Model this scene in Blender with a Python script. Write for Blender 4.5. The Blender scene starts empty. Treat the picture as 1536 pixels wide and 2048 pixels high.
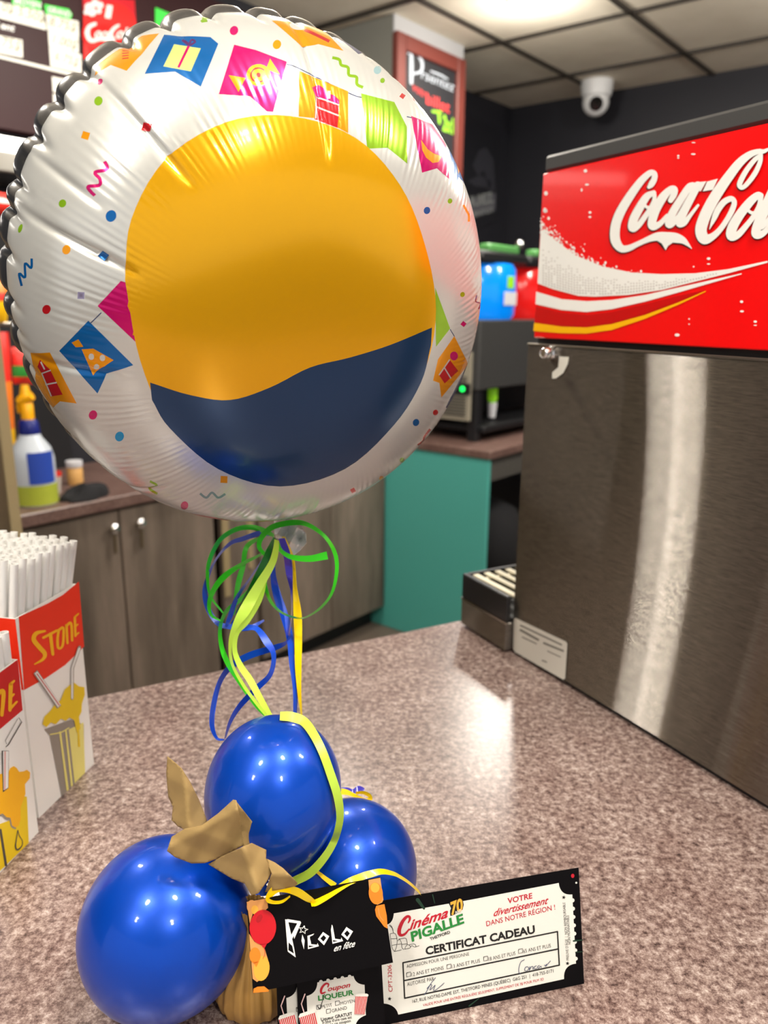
import bpy, math, random
import numpy as np
from mathutils import Vector, Matrix, geometry

random.seed(7); rng = np.random.default_rng(7)
scn = bpy.context.scene
COL = scn.collection
V = Vector

# ------------------------------------------------------------------ camera
FPX, PITCH, ROLL = 1550.7, .25559, -.009134
CAM = V((0, 0, 1.45))
_c, _s, _cr, _sr = math.cos(PITCH), math.sin(PITCH), math.cos(ROLL), math.sin(ROLL)
RIGHT = V((_cr, -_s*_sr, -_c*_sr)); UPV = V((_sr, _s*_cr, _c*_cr)); FWD = V((0, _c, -_s))
cd = bpy.data.cameras.new('camera'); cam = bpy.data.objects.new('camera', cd); COL.objects.link(cam)
cam.matrix_world = Matrix(((RIGHT.x, UPV.x, -FWD.x, CAM.x), (RIGHT.y, UPV.y, -FWD.y, CAM.y), (RIGHT.z, UPV.z, -FWD.z, CAM.z), (0, 0, 0, 1)))
cd.sensor_fit = 'VERTICAL'; cd.sensor_height = 36; cd.lens = FPX/2048*36
cd.clip_start = .02; cd.clip_end = 60
cd.dof.use_dof = True; cd.dof.focus_distance = .50; cd.dof.aperture_fstop = 7.5
scn.camera = cam

# ------------------------------------------------------------------ world, lights, exposure
scn.view_settings.view_transform = 'Standard'; scn.view_settings.look = 'None'
scn.view_settings.gamma = 1; scn.view_settings.exposure = -.15; scn.view_settings.use_curve_mapping = False
w = bpy.data.worlds.new('room_ambient'); scn.world = w; w.use_nodes = True
w.node_tree.nodes['Background'].inputs[0].default_value = (1.0, .985, .97, 1)
w.node_tree.nodes['Background'].inputs[1].default_value = .66
ZC = 2.65                                  # ceiling height
LAMPS = [(.555, 3.51, 44), (-1.2, 1.47, 18), (-.55, -.15, 26), (.35, .10, 26), (-.25, 2.3, 34), (1.25, .55, 30),
         (-1.1, -.9, 22), (.6, -1.0, 32), (1.3, 2.4, 46), (-1.9, 2.2, 36), (2.1, 3.0, 30)]
for i, (x, y, e) in enumerate(LAMPS):
    for kind, pw, dz in (('AREA', .34*e, .05), ('POINT', .66*e if i else .2*e, .2)):
        ld = bpy.data.lights.new('downlight_bulb', kind); ld.energy = pw; ld.color = (1, .945, .86)
        if kind == 'AREA': ld.shape = 'DISK'; ld.size = .13
        else: ld.shadow_soft_size = .06
        lo = bpy.data.objects.new('downlight_bulb', ld); COL.objects.link(lo); lo.location = (x, y, ZC-dz)

# ------------------------------------------------------------------ picture point -> place
def ray(px, py):
    return RIGHT*((px-768)/FPX) + UPV*((1024-py)/FPX) + FWD
def at(px, py, d): return CAM + ray(px, py)*d            # d = depth along the lens axis
def onz(px, py, z):
    r = ray(px, py); return CAM + r*((z-CAM.z)/r.z)
def onpl(px, py, O, n):
    r = ray(px, py); return CAM + r*((O-CAM).dot(n)/r.dot(n))
def depth(P): return (P-CAM).dot(FWD)

# ------------------------------------------------------------------ materials
def lin(c): return tuple(((v/255)/12.92 if v/255 <= .04045 else ((v/255+.055)/1.055)**2.4) for v in c)
M = {}
def mat(name, rgb, rough=.5, metal=0, spec=.5, coat=0, trans=0, emit=0, sss=0, ior=None, alpha=None):
    m = bpy.data.materials.new(name); m.use_nodes = True
    b = m.node_tree.nodes['Principled BSDF']; i = b.inputs
    i['Base Color'].default_value = lin(rgb)+(1,); i['Roughness'].default_value = rough; i['Metallic'].default_value = metal
    i['Specular IOR Level'].default_value = spec; i['Coat Weight'].default_value = coat; i['Coat Roughness'].default_value = .06
    i['Transmission Weight'].default_value = trans
    if ior: i['IOR'].default_value = ior
    if emit: i['Emission Color'].default_value = lin(rgb)+(1,); i['Emission Strength'].default_value = emit
    if sss: i['Subsurface Weight'].default_value = sss; i['Subsurface Radius'].default_value = (.01, .01, .01)
    M[name] = m; return m
def nodes(m): return m.node_tree.nodes, m.node_tree.links, m.node_tree.nodes['Principled BSDF']
def ramp(m, tex_out, stops):
    n, l, b = nodes(m); r = n.new('ShaderNodeValToRGB'); e = r.color_ramp.elements
    while len(e) > 1: e.remove(e[-1])
    e[0].position = stops[0][0]; e[0].color = lin(stops[0][1])+(1,)
    for p, c in stops[1:]:
        x = e.new(p); x.color = lin(c)+(1,)
    l.new(tex_out, r.inputs[0]); return r
def noise(m, scale, detail=4, rough=.6, vec=None, stretch=None):
    n, l, b = nodes(m); t = n.new('ShaderNodeTexNoise'); t.inputs['Scale'].default_value = scale
    t.inputs['Detail'].default_value = detail; t.inputs['Roughness'].default_value = rough
    tc = n.new('ShaderNodeTexCoord'); mp = n.new('ShaderNodeMapping'); l.new(tc.outputs['Object'], mp.inputs[0])
    if stretch: mp.inputs['Scale'].default_value = stretch
    l.new(mp.outputs[0], t.inputs['Vector']); return t
def bump(m, out, strength, dist=.001):
    n, l, b = nodes(m); k = n.new('ShaderNodeBump'); k.inputs['Strength'].default_value = strength; k.inputs['Distance'].default_value = dist
    l.new(out, k.inputs['Height']); l.new(k.outputs[0], b.inputs['Normal'])

# speckled pink laminate
def laminate(name, cols, rough):
    m = mat(name, (160, 130, 120), rough, 0, .85); n, l, b = nodes(m)
    t1 = noise(m, 150, 9, .82); r1 = ramp(m, t1.outputs[0], [(.36, cols[0]), (.45, cols[1]), (.53, cols[2]), (.63, cols[3])])
    t2 = noise(m, 22, 4, .6); r2 = ramp(m, t2.outputs[0], [(.35, (215, 205, 203)), (.65, (255, 255, 255))])
    mx = n.new('ShaderNodeMix'); mx.data_type = 'RGBA'; mx.blend_type = 'MULTIPLY'; mx.inputs[0].default_value = .9
    l.new(r1.outputs[0], mx.inputs[6]); l.new(r2.outputs[0], mx.inputs[7]); l.new(mx.outputs[2], b.inputs['Base Color'])
    return m
laminate('laminate', [(52, 39, 37), (118, 97, 92), (164, 144, 137), (214, 200, 193)], .27)
laminate('laminate_back', [(70, 52, 48), (98, 74, 68), (120, 94, 86), (150, 124, 114)], .4)
# wood
m = mat('wood', (88, 78, 68), .5); n, l, b = nodes(m)
t = noise(m, 9, 5, .65, stretch=(1, 1, .12)); r = ramp(m, t.outputs[0], [(.3, (80, 70, 61)), (.52, (112, 100, 89)), (.72, (138, 122, 110))]); l.new(r.outputs[0], b.inputs['Base Color'])
# brushed steel (grain runs level, so reflections stretch upright)
m = mat('steel', (150, 146, 140), .26, 1); n, l, b = nodes(m)
t = noise(m, 60, 4, .75, stretch=(1, 1, 22))
r = ramp(m, t.outputs[0], [(.3, (134, 127, 120)), (.7, (196, 189, 181))])
tv = n.new('ShaderNodeCombineXYZ'); tv.inputs[0].default_value = .47117; tv.inputs[1].default_value = -.88204
ge = n.new('ShaderNodeNewGeometry'); last = None
for k, (tilt, wgt) in enumerate(((0, 1), (.24, .42), (-.24, .32), (.5, .22), (-.5, .16), (.8, .1))):     # rolled grooves lean the surface up and down
    va = n.new('ShaderNodeVectorMath'); va.operation = 'ADD'; va.inputs[1].default_value = (0, 0, tilt); l.new(ge.outputs['Normal'], va.inputs[0])
    vn = n.new('ShaderNodeVectorMath'); vn.operation = 'NORMALIZE'; l.new(va.outputs[0], vn.inputs[0])
    g = n.new('ShaderNodeBsdfAnisotropic'); g.inputs['Roughness'].default_value = .25; g.inputs['Anisotropy'].default_value = .98
    l.new(r.outputs[0], g.inputs['Color']); l.new(tv.outputs[0], g.inputs['Tangent']); l.new(vn.outputs[0], g.inputs['Normal'])
    if last is None: last = g
    else:
        mx = n.new('ShaderNodeMixShader'); mx.inputs[0].default_value = wgt; l.new(last.outputs[0], mx.inputs[1]); l.new(g.outputs[0], mx.inputs[2]); last = mx
l.new(last.outputs[0], n['Material Output'].inputs[0])
mat('steel_plain', (170, 166, 158), .3, 1); mat('chrome', (225, 225, 228), .08, 1)
mat('black_plastic', (34, 34, 36), .35); mat('dark_plastic', (58, 58, 58), .45); mat('near_black', (16, 16, 20), .5)
mat('sign_red', (238, 4, 6), .28, coat=.3); mat('sign_dark_red', (196, 0, 4), .28, coat=.3)
mat('print_white', (240, 240, 236), .4); mat('print_black', (12, 10, 10), .4); mat('print_yellow', (250, 186, 0), .35)
mat('dot_grey', (206, 202, 198), .4)
mat('grille', (222, 214, 186), .35); mat('label_white', (226, 224, 214), .5)
mat('label_ink', (130, 128, 120), .6)
# foil balloon print inks
F = dict(white=(204, 205, 202), yellow=(240, 178, 8), blue=(26, 62, 104), orange=(242, 158, 12), cyan=(0, 100, 176), magenta=(206, 0, 110), green=(142, 190, 30),
         red=(206, 30, 40), lime=(212, 228, 140), purple=(92, 44, 110), ltblue=(166, 206, 216), navy=(28, 52, 110), lav=(150, 142, 176), sky=(0, 150, 214), slate=(120, 156, 164), pink=(226, 120, 130))
for k, c in F.items(): mat('foil_'+k, c, .25 if k == 'white' else .22, .38 if k == 'white' else .5, .6, .15)
mat('foil_back', (150, 152, 156), .22, .95); mat('foil_silver', (232, 232, 232), .3, .6)
# latex
mat('latex_blue', (0, 70, 188), .34, .4, .3, .35)
for k, c in dict(green=(58, 216, 36), lime=(188, 226, 74), blue=(10, 74, 206), violet=(50, 44, 172), yellow=(250, 218, 0), deep=(10, 110, 28)).items():
    mat('ribbon_'+k, c, .28, .1, .6, .2)
m = mat('tissue', (158, 132, 86), .8, spec=.2); t = noise(m, 60, 4); bump(m, t.outputs[0], .12, .002)
mat('pouch_tan', (160, 122, 62), .5)
# cards
mat('card_black', (6, 5, 8), .5, spec=.12); mat('card_white', (226, 226, 220), .55); mat('ink_red', (186, 14, 40), .5); mat('ink_green', (30, 130, 54), .5)
mat('ink_black', (14, 14, 14), .5); mat('ink_pen', (70, 80, 110), .5); mat('ink_gold', (232, 170, 60), .4); mat('ink_orange', (236, 128, 30), .4); mat('ink_amber', (216, 150, 84), .4)
mat('ink_darkgreen', (14, 52, 34), .5); mat('ink_balloon_red', (196, 14, 30), .35); mat('ink_blush', (232, 196, 196), .5)
# straw boxes
mat('box_white', (246, 245, 240), .5); mat('box_red', (206, 6, 8), .5); mat('box_orange_red', (238, 46, 6), .5); mat('box_yellow', (250, 184, 0), .5)
mat('box_lemon', (236, 202, 6), .5); mat('box_grey', (150, 142, 132), .5); mat('box_pale', (236, 226, 130), .5); mat('box_ink', (70, 64, 60), .5); mat('box_pink', (226, 170, 164), .5)
mat('straw_white', (244, 243, 240), .35, spec=.5, sss=.15)
# room
m = mat('ceiling_tile', (234, 224, 204), .85); t = noise(m, 90, 4); bump(m, t.outputs[0], .3, .003)
r = ramp(m, noise(m, 5, 3).outputs[0], [(.3, (226, 216, 196)), (.7, (238, 229, 210))]); nodes(m)[1].new(r.outputs[0], nodes(m)[2].inputs['Base Color'])
mat('grid_dark', (58, 52, 46), .5); mat('wall_dark', (26, 26, 34), .6); mat('wall_grey', (132, 132, 124), .7); mat('wall_white', (186, 186, 188), .6)
mat('floor_tile', (104, 92, 82), .5); mat('frame_wood', (118, 56, 48), .45); mat('slate_board', (38, 38, 42), .6)
mat('chalk_white', (196, 204, 214), .8); mat('chalk_red', (232, 70, 70), .8); mat('chalk_green', (150, 214, 50), .8)
mat('teal', (78, 168, 158), .45); mat('camera_white', (226, 226, 226), .4); mat('lens_black', (14, 14, 14), .15)
mat('lamp_lit', (255, 244, 220), .5, emit=9); mat('tube_lit', (255, 250, 244), .5, emit=5)
mat('menu_maroon', (46, 14, 18), .5, spec=.3); mat('menu_card', (236, 234, 222), .5, emit=.15); mat('menu_ink', (170, 166, 146), .6); mat('menu_green', (60, 214, 70), .5, emit=.4)
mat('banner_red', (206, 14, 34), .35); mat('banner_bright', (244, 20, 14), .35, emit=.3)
mat('poster_dark', (30, 30, 36), .4); mat('poster_grey', (92, 92, 100), .5); mat('poster_dim', (52, 52, 60), .5); mat('poster_light', (140, 144, 142), .5)
mat('slush_blue', (0, 126, 232), .15, emit=.5); mat('slush_red', (214, 22, 20), .15, emit=.4); mat('slush_green', (150, 222, 40), .3, emit=.2); mat('lid_green', (84, 150, 80), .4)
mat('case_grey', (78, 76, 72), .45); mat('vent_grey', (150, 144, 128), .5); mat('led_green', (20, 230, 90), .4, emit=3)
mat('bottle_clear', (206, 214, 224), .25, sss=.2); mat('bottle_liquid', (174, 186, 66), .25); mat('bottle_blue', (20, 32, 120), .4); mat('trigger_yellow', (250, 176, 0), .35); mat('label_blue', (44, 76, 178), .4)
mat('jar_amber', (214, 166, 100), .4); mat('lid_white', (220, 220, 226), .4); mat('cloth_black', (22, 22, 26), .9); mat('bag_orange', (250, 130, 40), .4); mat('bag_red', (226, 44, 32), .4); mat('bag_yellow', (252, 196, 10), .4); mat('bag_green', (50, 150, 60), .4)
mat('cream', (150, 134, 100), .5); mat('bronze', (112, 98, 78), .4, .5); mat('cup_clear', (196, 188, 180), .2)

# ------------------------------------------------------------------ mesh helpers
class MB:
    def __init__(s): s.v = []; s.f = []; s.m = []
    def add(s, vs, fs, mt):
        o = len(s.v); s.v += [tuple(p) for p in vs]; s.f += [tuple(i+o for i in f) for f in fs]; s.m += [mt]*len(fs)
    def box(s, O, X, Y, Z, mt, bev=0):
        """O = a corner; X, Y, Z = edge vectors"""
        O, X, Y, Z = V(O), V(X), V(Y), V(Z)
        if bev <= 0:
            s.add([O, O+X, O+X+Y, O+Y, O+Z, O+X+Z, O+X+Y+Z, O+Y+Z], [(3, 2, 1, 0), (4, 5, 6, 7), (0, 1, 5, 4), (1, 2, 6, 5), (2, 3, 7, 6), (3, 0, 4, 7)], mt); return
        x, y, z = X.normalized()*bev, Y.normalized()*bev, Z.normalized()*bev
        vs, idx = [], {}
        for a in (0, 1):
            for b_ in (0, 1):
                for c in (0, 1):
                    P = O+X*a+Y*b_+Z*c; sx, sy, sz = x*(1-2*a), y*(1-2*b_), z*(1-2*c)
                    for k, q in enumerate((P+sy+sz, P+sx+sz, P+sx+sy)): idx[(a, b_, c, k)] = len(vs); vs.append(q)
        g = lambda a, b_, c, k: idx[(a, b_, c, k)]
        fs = []
        for a in (0, 1):
            fs.append([g(a, 0, 0, 0), g(a, 1, 0, 0), g(a, 1, 1, 0), g(a, 0, 1, 0)]); fs.append([g(0, a, 0, 1), g(1, a, 0, 1), g(1, a, 1, 1), g(0, a, 1, 1)]); fs.append([g(0, 0, a, 2), g(1, 0, a, 2), g(1, 1, a, 2), g(0, 1, a, 2)])
        for a in (0, 1):
            for b_ in (0, 1):
                fs.append([g(a, b_, 0, 0), g(a, b_, 1, 0), g(a, b_, 1, 1), g(a, b_, 0, 1)]); fs.append([g(a, 0, b_, 0), g(a, 1, b_, 0), g(a, 1, b_, 2), g(a, 0, b_, 2)]); fs.append([g(0, a, b_, 1), g(1, a, b_, 1), g(1, a, b_, 2), g(0, a, b_, 2)])
                for c in (0, 1): fs.append([g(a, b_, c, 0), g(a, b_, c, 1), g(a, b_, c, 2)])
        ctr = O+(X+Y+Z)*.5; out = []
        for f in fs:
            q = [vs[i] for i in f]; nn = (q[1]-q[0]).cross(q[2]-q[0])
            out.append(f if nn.dot(sum(q, V((0, 0, 0)))/len(q)-ctr) > 0 else f[::-1])
        s.add(vs, out, mt)
    def tube(s, pts, r, mt, n=10, caps=True):
        pts = [V(p) for p in pts]; vs, fs = [], []; ref = None
        for i, p in enumerate(pts):
            t = (pts[min(i+1, len(pts)-1)]-pts[max(i-1, 0)]).normalized()
            if ref is None: ref = t.orthogonal().normalized()
            ref = (ref-t*ref.dot(t)).normalized(); b2 = t.cross(ref); rr = r[i] if isinstance(r, (list, tuple)) else r
            vs += [p+ref*math.cos(2*math.pi*k/n)*rr+b2*math.sin(2*math.pi*k/n)*rr for k in range(n)]
        for i in range(len(pts)-1):
            for k in range(n): fs.append((i*n+k, i*n+(k+1) % n, (i+1)*n+(k+1) % n, (i+1)*n+k))
        if caps: fs += [tuple(range(n))[::-1], tuple(range((len(pts)-1)*n, len(pts)*n))]
        s.add(vs, fs, mt)
    def lathe(s, c, prof, mt, n=32, axis=(0, 0, 1), sq=1.0):
        """prof = [(radius, height)] about axis through c"""
        ax = V(axis).normalized(); e1_ = ax.orthogonal().normalized(); e2_ = ax.cross(e1_); c = V(c); vs, fs = [], []
        if ax.z > .99: e1_, e2_ = V((1, 0, 0)), V((0, 1, 0))
        for (r_, h) in prof: vs += [c+ax*h+e1_*math.cos(2*math.pi*k/n)*r_+e2_*math.sin(2*math.pi*k/n)*r_*sq for k in range(n)]
        for i in range(len(prof)-1):
            for k in range(n): fs.append((i*n+k, i*n+(k+1) % n, (i+1)*n+(k+1) % n, (i+1)*n+k))
        if prof[0][0] > 1e-6: fs.append(tuple(range(n))[::-1])
        if prof[-1][0] > 1e-6: fs.append(tuple(range((len(prof)-1)*n, len(prof)*n)))
        s.add(vs, fs, mt)
    def build(s, name, parent=None, smooth=False, thick=0):
        me = bpy.data.meshes.new(name); me.from_pydata(s.v, [], s.f)
        names = list(dict.fromkeys(s.m))
        for k in names: me.materials.append(M[k])
        me.polygons.foreach_set('material_index', [names.index(k) for k in s.m])
        if smooth:
            me.polygons.foreach_set('use_smooth', [True]*len(s.f)); me.update()
            me.set_sharp_from_angle(angle=math.radians(42)) if smooth != 2 else None
        me.update()
        o = bpy.data.objects.new(name, me); COL.objects.link(o)
        if parent: link(o, parent)
        if thick:
            md = o.modifiers.new('thickness', 'SOLIDIFY'); md.thickness = thick; md.offset = 0
        return o
def link(o, p):
    o.parent = p; o.matrix_parent_inverse = Matrix.Translation(p.location).inverted()
def tag(o, label, cat, group=None):
    o['label'] = label; o['category'] = cat
    if group: o['group'] = group
    return o
def thing(name, label, cat, loc, group=None):
    o = bpy.data.objects.new(name, None); COL.objects.link(o); o.location = loc; o.empty_display_size = .02
    return tag(o, label, cat, group)
def struct(o): o['kind'] = 'structure'; return o
def one(fn, name, parent=None, smooth=False, **k):
    mb = MB(); fn(mb); return mb.build(name, parent, smooth, **k)

# ---- flat print on a plane: everything given as picture points, laid onto the plane (O, n)
class Print:
    def __init__(s, O, n, mb=None, base=.0004):
        s.O, s.n = V(O), V(n).normalized()
        if s.n.dot(CAM-s.O) < 0: s.n = -s.n
        s.mb = mb or MB(); s.base = base
    def P(s, p, layer=0): return onpl(p[0], p[1], s.O, s.n)+s.n*(s.base+layer*.00012)
    def face(s, vs, fs, mt):
        out = []
        for f in fs:
            a, b_, c = vs[f[0]], vs[f[1]], vs[f[2]]
            out.append(f if (b_-a).cross(c-a).dot(s.n) >= 0 else tuple(f)[::-1])
        s.mb.add(vs, out, mt)
    def poly(s, pts, mt, layer=1, holes=()):
        loops = [[V((x, -y, 0)) for x, y in pts]]+[[V((x, -y, 0)) for x, y in h] for h in holes]
        tri = geometry.tessellate_polygon(loops); allp = [p for lp in loops for p in lp]
        s.face([s.P((p.x, -p.y), layer) for p in allp], [tuple(t) for t in tri], mt)
    def ell(s, cx, cy, rx, ry, mt, layer=1, rot=0, n=22):
        c, q = math.cos(rot), math.sin(rot)
        s.poly([(cx+rx*math.cos(a)*c-ry*math.sin(a)*q, cy+rx*math.cos(a)*q+ry*math.sin(a)*c) for a in [2*math.pi*i/n for i in range(n)]], mt, layer)
    def stroke(s, pts, mt, layer=1, w=None, sub=5):
        pts = [(p[0], p[1], p[2] if len(p) > 2 else w) for p in pts]
        q = spline(pts, sub) if sub > 1 else pts
        Ls, Rs = [], []
        for i, p in enumerate(q):
            a, b_ = q[max(i-1, 0)], q[min(i+1, len(q)-1)]
            dx, dy = b_[0]-a[0], b_[1]-a[1]; L = math.hypot(dx, dy) or 1
            Ls.append((p[0]-dy/L*p[2]/2, p[1]+dx/L*p[2]/2)); Rs.append((p[0]+dy/L*p[2]/2, p[1]-dx/L*p[2]/2))
        k = len(Ls); vs = [s.P(p, layer+.3*i/k) for i, p in enumerate(Ls)]+[s.P(p, layer+.3*i/k) for i, p in enumerate(Rs)]
        s.face(vs, [(i, i+1, k+i+1, k+i) for i in range(k-1)], mt)
        for p in (q[0], q[-1]):
            if p[2] > 2: s.ell(p[0], p[1], p[2]/2, p[2]/2, mt, layer+(.12 if p is q[0] else .45), n=12)
    def text(s, body, p0, p1, h, mt, layer=2, shear=0, bold=0, up=None):
        vs, fs, wid = glyphs(body, bold)
        dx, dy = p1[0]-p0[0], p1[1]-p0[1]; L = math.hypot(dx, dy)
        if up is None: up = (dy/L, -dx/L)
        vv = [s.P((p0[0]+dx*(x/wid)+(up[0]*y+dx/L*shear*y)*h, p0[1]+dy*(x/wid)+(up[1]*y+dy/L*shear*y)*h), layer) for x, y in vs]
        s.face(vv, fs, mt)
def spline(pts, sub):
    P = [np.array(p, float) for p in pts]; P = [2*P[0]-P[1]]+P+[2*P[-1]-P[-2]]; out = []
    for i in range(1, len(P)-2):
        for k in range(sub):
            t = k/sub; a, b_, c, d = P[i-1], P[i], P[i+1], P[i+2]
            out.append(.5*((2*b_)+(c-a)*t+(2*a-5*b_+4*c-d)*t*t+(-a+3*b_-3*c+d)*t**3))
    out.append(P[-2]); return [tuple(float(x) for x in p) for p in out]
_gc = {}
def glyphs(body, bold=0):
    if (body, bold) in _gc: return _gc[(body, bold)]
    cu = bpy.data.curves.new('lettering', 'FONT'); cu.body = body; cu.resolution_u = 3; cu.fill_mode = 'FRONT'; cu.offset = bold
    o = bpy.data.objects.new('lettering', cu); COL.objects.link(o); bpy.context.view_layer.update()
    me = o.evaluated_get(bpy.context.evaluated_depsgraph_get()).to_mesh()
    vs = [(v.co.x, v.co.y) for v in me.vertices]; fs = [tuple(p.vertices) for p in me.polygons]
    bpy.data.objects.remove(o); bpy.data.curves.remove(cu)
    x0 = min(v[0] for v in vs); x1 = max(v[0] for v in vs)
    r = ([(x-x0, y/.69) for x, y in vs], fs, (x1-x0) or 1)
    _gc[(body, bold)] = r; return r
def crop(ox, oy, k):                     # coordinates read off an enlarged detail
    return lambda pts: [(ox+p[0]/k, oy+p[1]/k)+((p[2]/k,) if len(p) > 2 else ()) for p in pts]
# ================================================================== THE ROOM
E1 = V((.62796, .77824, 0)); E2 = V((-.77824, .62796, 0)); Z = V((0, 0, 1))       # the building's two level directions
D0 = V((0, 0, 0))
def bp(s, t, z): return E1*s+E2*t+Z*z                                               # s along the back wall, t towards it
WT = 2.687                                                                          # the back wall stands at t = WT
corner = onz(1024, 216, ZC); SC = corner.dot(E1)
struct(one(lambda m: m.box(V((-5, -4, -.1)), V((11, 0, 0)), V((0, 12, 0)), V((0, 0, .1)), 'floor_tile'), 'floor'))
struct(one(lambda m: m.box(bp(-4, -4, ZC), E1*(SC+4.15), E2*(WT+4.15), Z*.1, 'ceiling_tile'), 'ceiling'))
struct(one(lambda m: m.box(bp(-4, WT, 0), E1*(SC+4.15), E2*.15, Z*ZC, 'wall_dark'), 'wall_left'))
struct(one(lambda m: m.box(bp(SC, -4, 0), E1*.15, E2*(WT+4), Z*ZC, 'wall_dark'), 'wall_back'))
def gridbars(m):
    N0 = onz(1262, 22, ZC); s0, t0 = N0.dot(E1), N0.dot(E2)
    for k in range(-9, 3):
        if s0+k*.66 < SC: m.box(bp(s0+k*.66-.011, -4, ZC-.012), E1*.022, E2*(WT+4), Z*.014, 'grid_dark')
    for k in range(-8, 8):
        if t0+k*.61 < WT: m.box(bp(-4, t0+k*.61-.011, ZC-.012), E1*(SC+4), E2*.022, Z*.014, 'grid_dark')
struct(one(gridbars, 'trim_1'))
for i, (x, y, e) in enumerate(LAMPS):
    lb = 'round lit ceiling downlight above the drinks dispenser' if i == 0 else 'round ceiling downlight over the counter side of the room'
    t = thing('downlight', lb, 'ceiling light', (x, y, ZC-.02), 'ceiling downlights' if i else None)
    one(lambda m: m.lathe((x, y, ZC-.012), [(.072, .006), (.072, -.002), (.082, -.003), (.085, .0), (.085, .012)], 'camera_white', 40), 'trim_ring', t, True)
    one(lambda m: m.lathe((x, y, ZC-.012), [(.0001, -.012), (.04, -.010), (.062, -.004), (.072, .002)], 'lamp_lit', 36), 'lens', t, True)
# pillar with board
pc = onz(785, 27, ZC); PS, PT = pc.dot(E1), pc.dot(E2)
pr = onz(932, 90, ZC); PW = pr.dot(E1)-PS
struct(one(lambda m: m.box(bp(PS, PT, 0), E1*PW, E2*(WT-PT), Z*ZC, 'wall_grey'), 'pillar'))
struct(one(lambda m: m.box(bp(PS, PT-.012, ZC-.075), E1*(PW+.004), E2*.011, Z*.075, 'wall_white', .002), 'trim_2'))
bd = thing('chalkboard', 'wood framed chalkboard with white red and green handwriting on the pillar', 'board', bp(PS+PW/2, PT-.02, 1.6))
O = bp(PS, PT-.014, 1.6); n_ = -E2
def bpt(px, py): return onpl(px, py, O, n_)
zt = bpt(860, 92).z; zb = zt-.86; fw = .062
def frm(m):
    a, L = PS+.0, PW
    m.box(bp(a, PT-.03, zb), E1*fw, E2*.03, Z*(zt-zb), 'frame_wood', .004); m.box(bp(a+L-fw, PT-.03, zb), E1*fw, E2*.03, Z*(zt-zb), 'frame_wood', .004)
    m.box(bp(a+fw, PT-.03, zt-fw), E1*(L-2*fw), E2*.03, Z*fw, 'frame_wood', .004); m.box(bp(a+fw, PT-.03, zb), E1*(L-2*fw), E2*.03, Z*fw, 'frame_wood', .004)
one(frm, 'frame', bd)
pr_ = Print(O, n_)
pr_.mb.box(bp(PS+.05, PT-.013, zb+.05), E1*(PW-.1), E2*.012, Z*(zt-zb-.1), 'slate_board')
c = crop(760, 0, 5.12)
pr_.stroke(c([(320, 570, 32), (322, 700, 36), (320, 850, 30)]), 'chalk_white'); pr_.stroke(c([(290, 545, 20), (380, 560, 26), (430, 640, 28), (420, 730, 26), (345, 755, 20)]), 'chalk_white')
pr_.text('rsentez', *c([(420, 800), (750, 940)]), 19, 'chalk_white', shear=.1, bold=.0, up=(.1, -1))
pr_.stroke(c([(520, 730, 14), (620, 770, 18), (690, 810, 14)]), 'chalk_white'); 
pr_.text('votre', *c([(330, 920), (500, 1030)]), 17, 'chalk_red', bold=0, up=(.05, -1)); pr_.text('billet', *c([(470, 1060), (710, 1160)]), 22, 'chalk_red', bold=.01, up=(.05, -1))
pr_.stroke(c([(540, 1140, 26), (620, 1150, 26)]), 'chalk_green'); pr_.stroke(c([(600, 1150, 24), (610, 1260, 24)]), 'chalk_green')
pr_.text('2x15', *c([(640, 1330), (800, 1390)]), 30, 'chalk_green', bold=.04, up=(.02, -1))
pr_.mb.build('writing_board', bd)
# security camera on the ceiling by the far wall
sc = onz(1213, 172, ZC); sc = sc-E1*.12
t = thing('security_camera', 'white dome security camera with black lens under the ceiling', 'camera', sc)
one(lambda m: m.lathe((sc.x, sc.y, ZC), [(.085, 0), (.085, -.035), (.078, -.075), (.06, -.085)], 'camera_white', 32), 'base', t, True)
def ball(m, C, R, mt, n=20, ax=(0, 0, 1)): m.lathe(C, [(max(R*math.sin(math.pi*i/n), 1e-7), -R*math.cos(math.pi*i/n)) for i in range(n+1)], mt, 32, ax)
bc = V((sc.x, sc.y, ZC-.105)); ld_ = (CAM+V((.2, 0, -.4))-bc).normalized()
one(lambda m: ball(m, bc, .07, 'camera_white'), 'ball', t, True)
one(lambda m: m.lathe(bc+ld_*.052, [(.036, 0), (.036, .016), (.03, .022), (.0001, .02)], 'lens_black', 28, ld_), 'lens', t, True)
# film poster on the dark wall left of the corner
O = bp(0, WT-.006, 1.5); n_ = -E2
t = thing('film_poster', 'dark black and grey film poster on the wall beside the pillar', 'poster', onpl(960, 340, O, n_))
p = Print(O, n_, base=.002); c = crop(760, 0, 5.12)
p.poly([(925, 225), (1000, 262), (996, 440), (925, 470)], 'poster_dark', 0)
p.poly([(945, 330), (958, 300), (972, 296), (986, 318), (990, 380), (978, 384), (968, 340), (955, 352)], 'poster_dim', 1); p.poly([(935, 362), (960, 350), (980, 362), (984, 376), (950, 372)], 'poster_dim', 1)
p.poly([(925, 402), (991, 386), (990, 420), (925, 442)], 'poster_grey', 1); p.text('HUIEZ', (935, 415), (988, 404), 20, 'poster_light', 2, bold=.03); p.text('BIENTOT', (940, 436), (988, 424), 11, 'poster_light', 2, bold=.02)
p.mb.build('poster_sheet', t)

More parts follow.
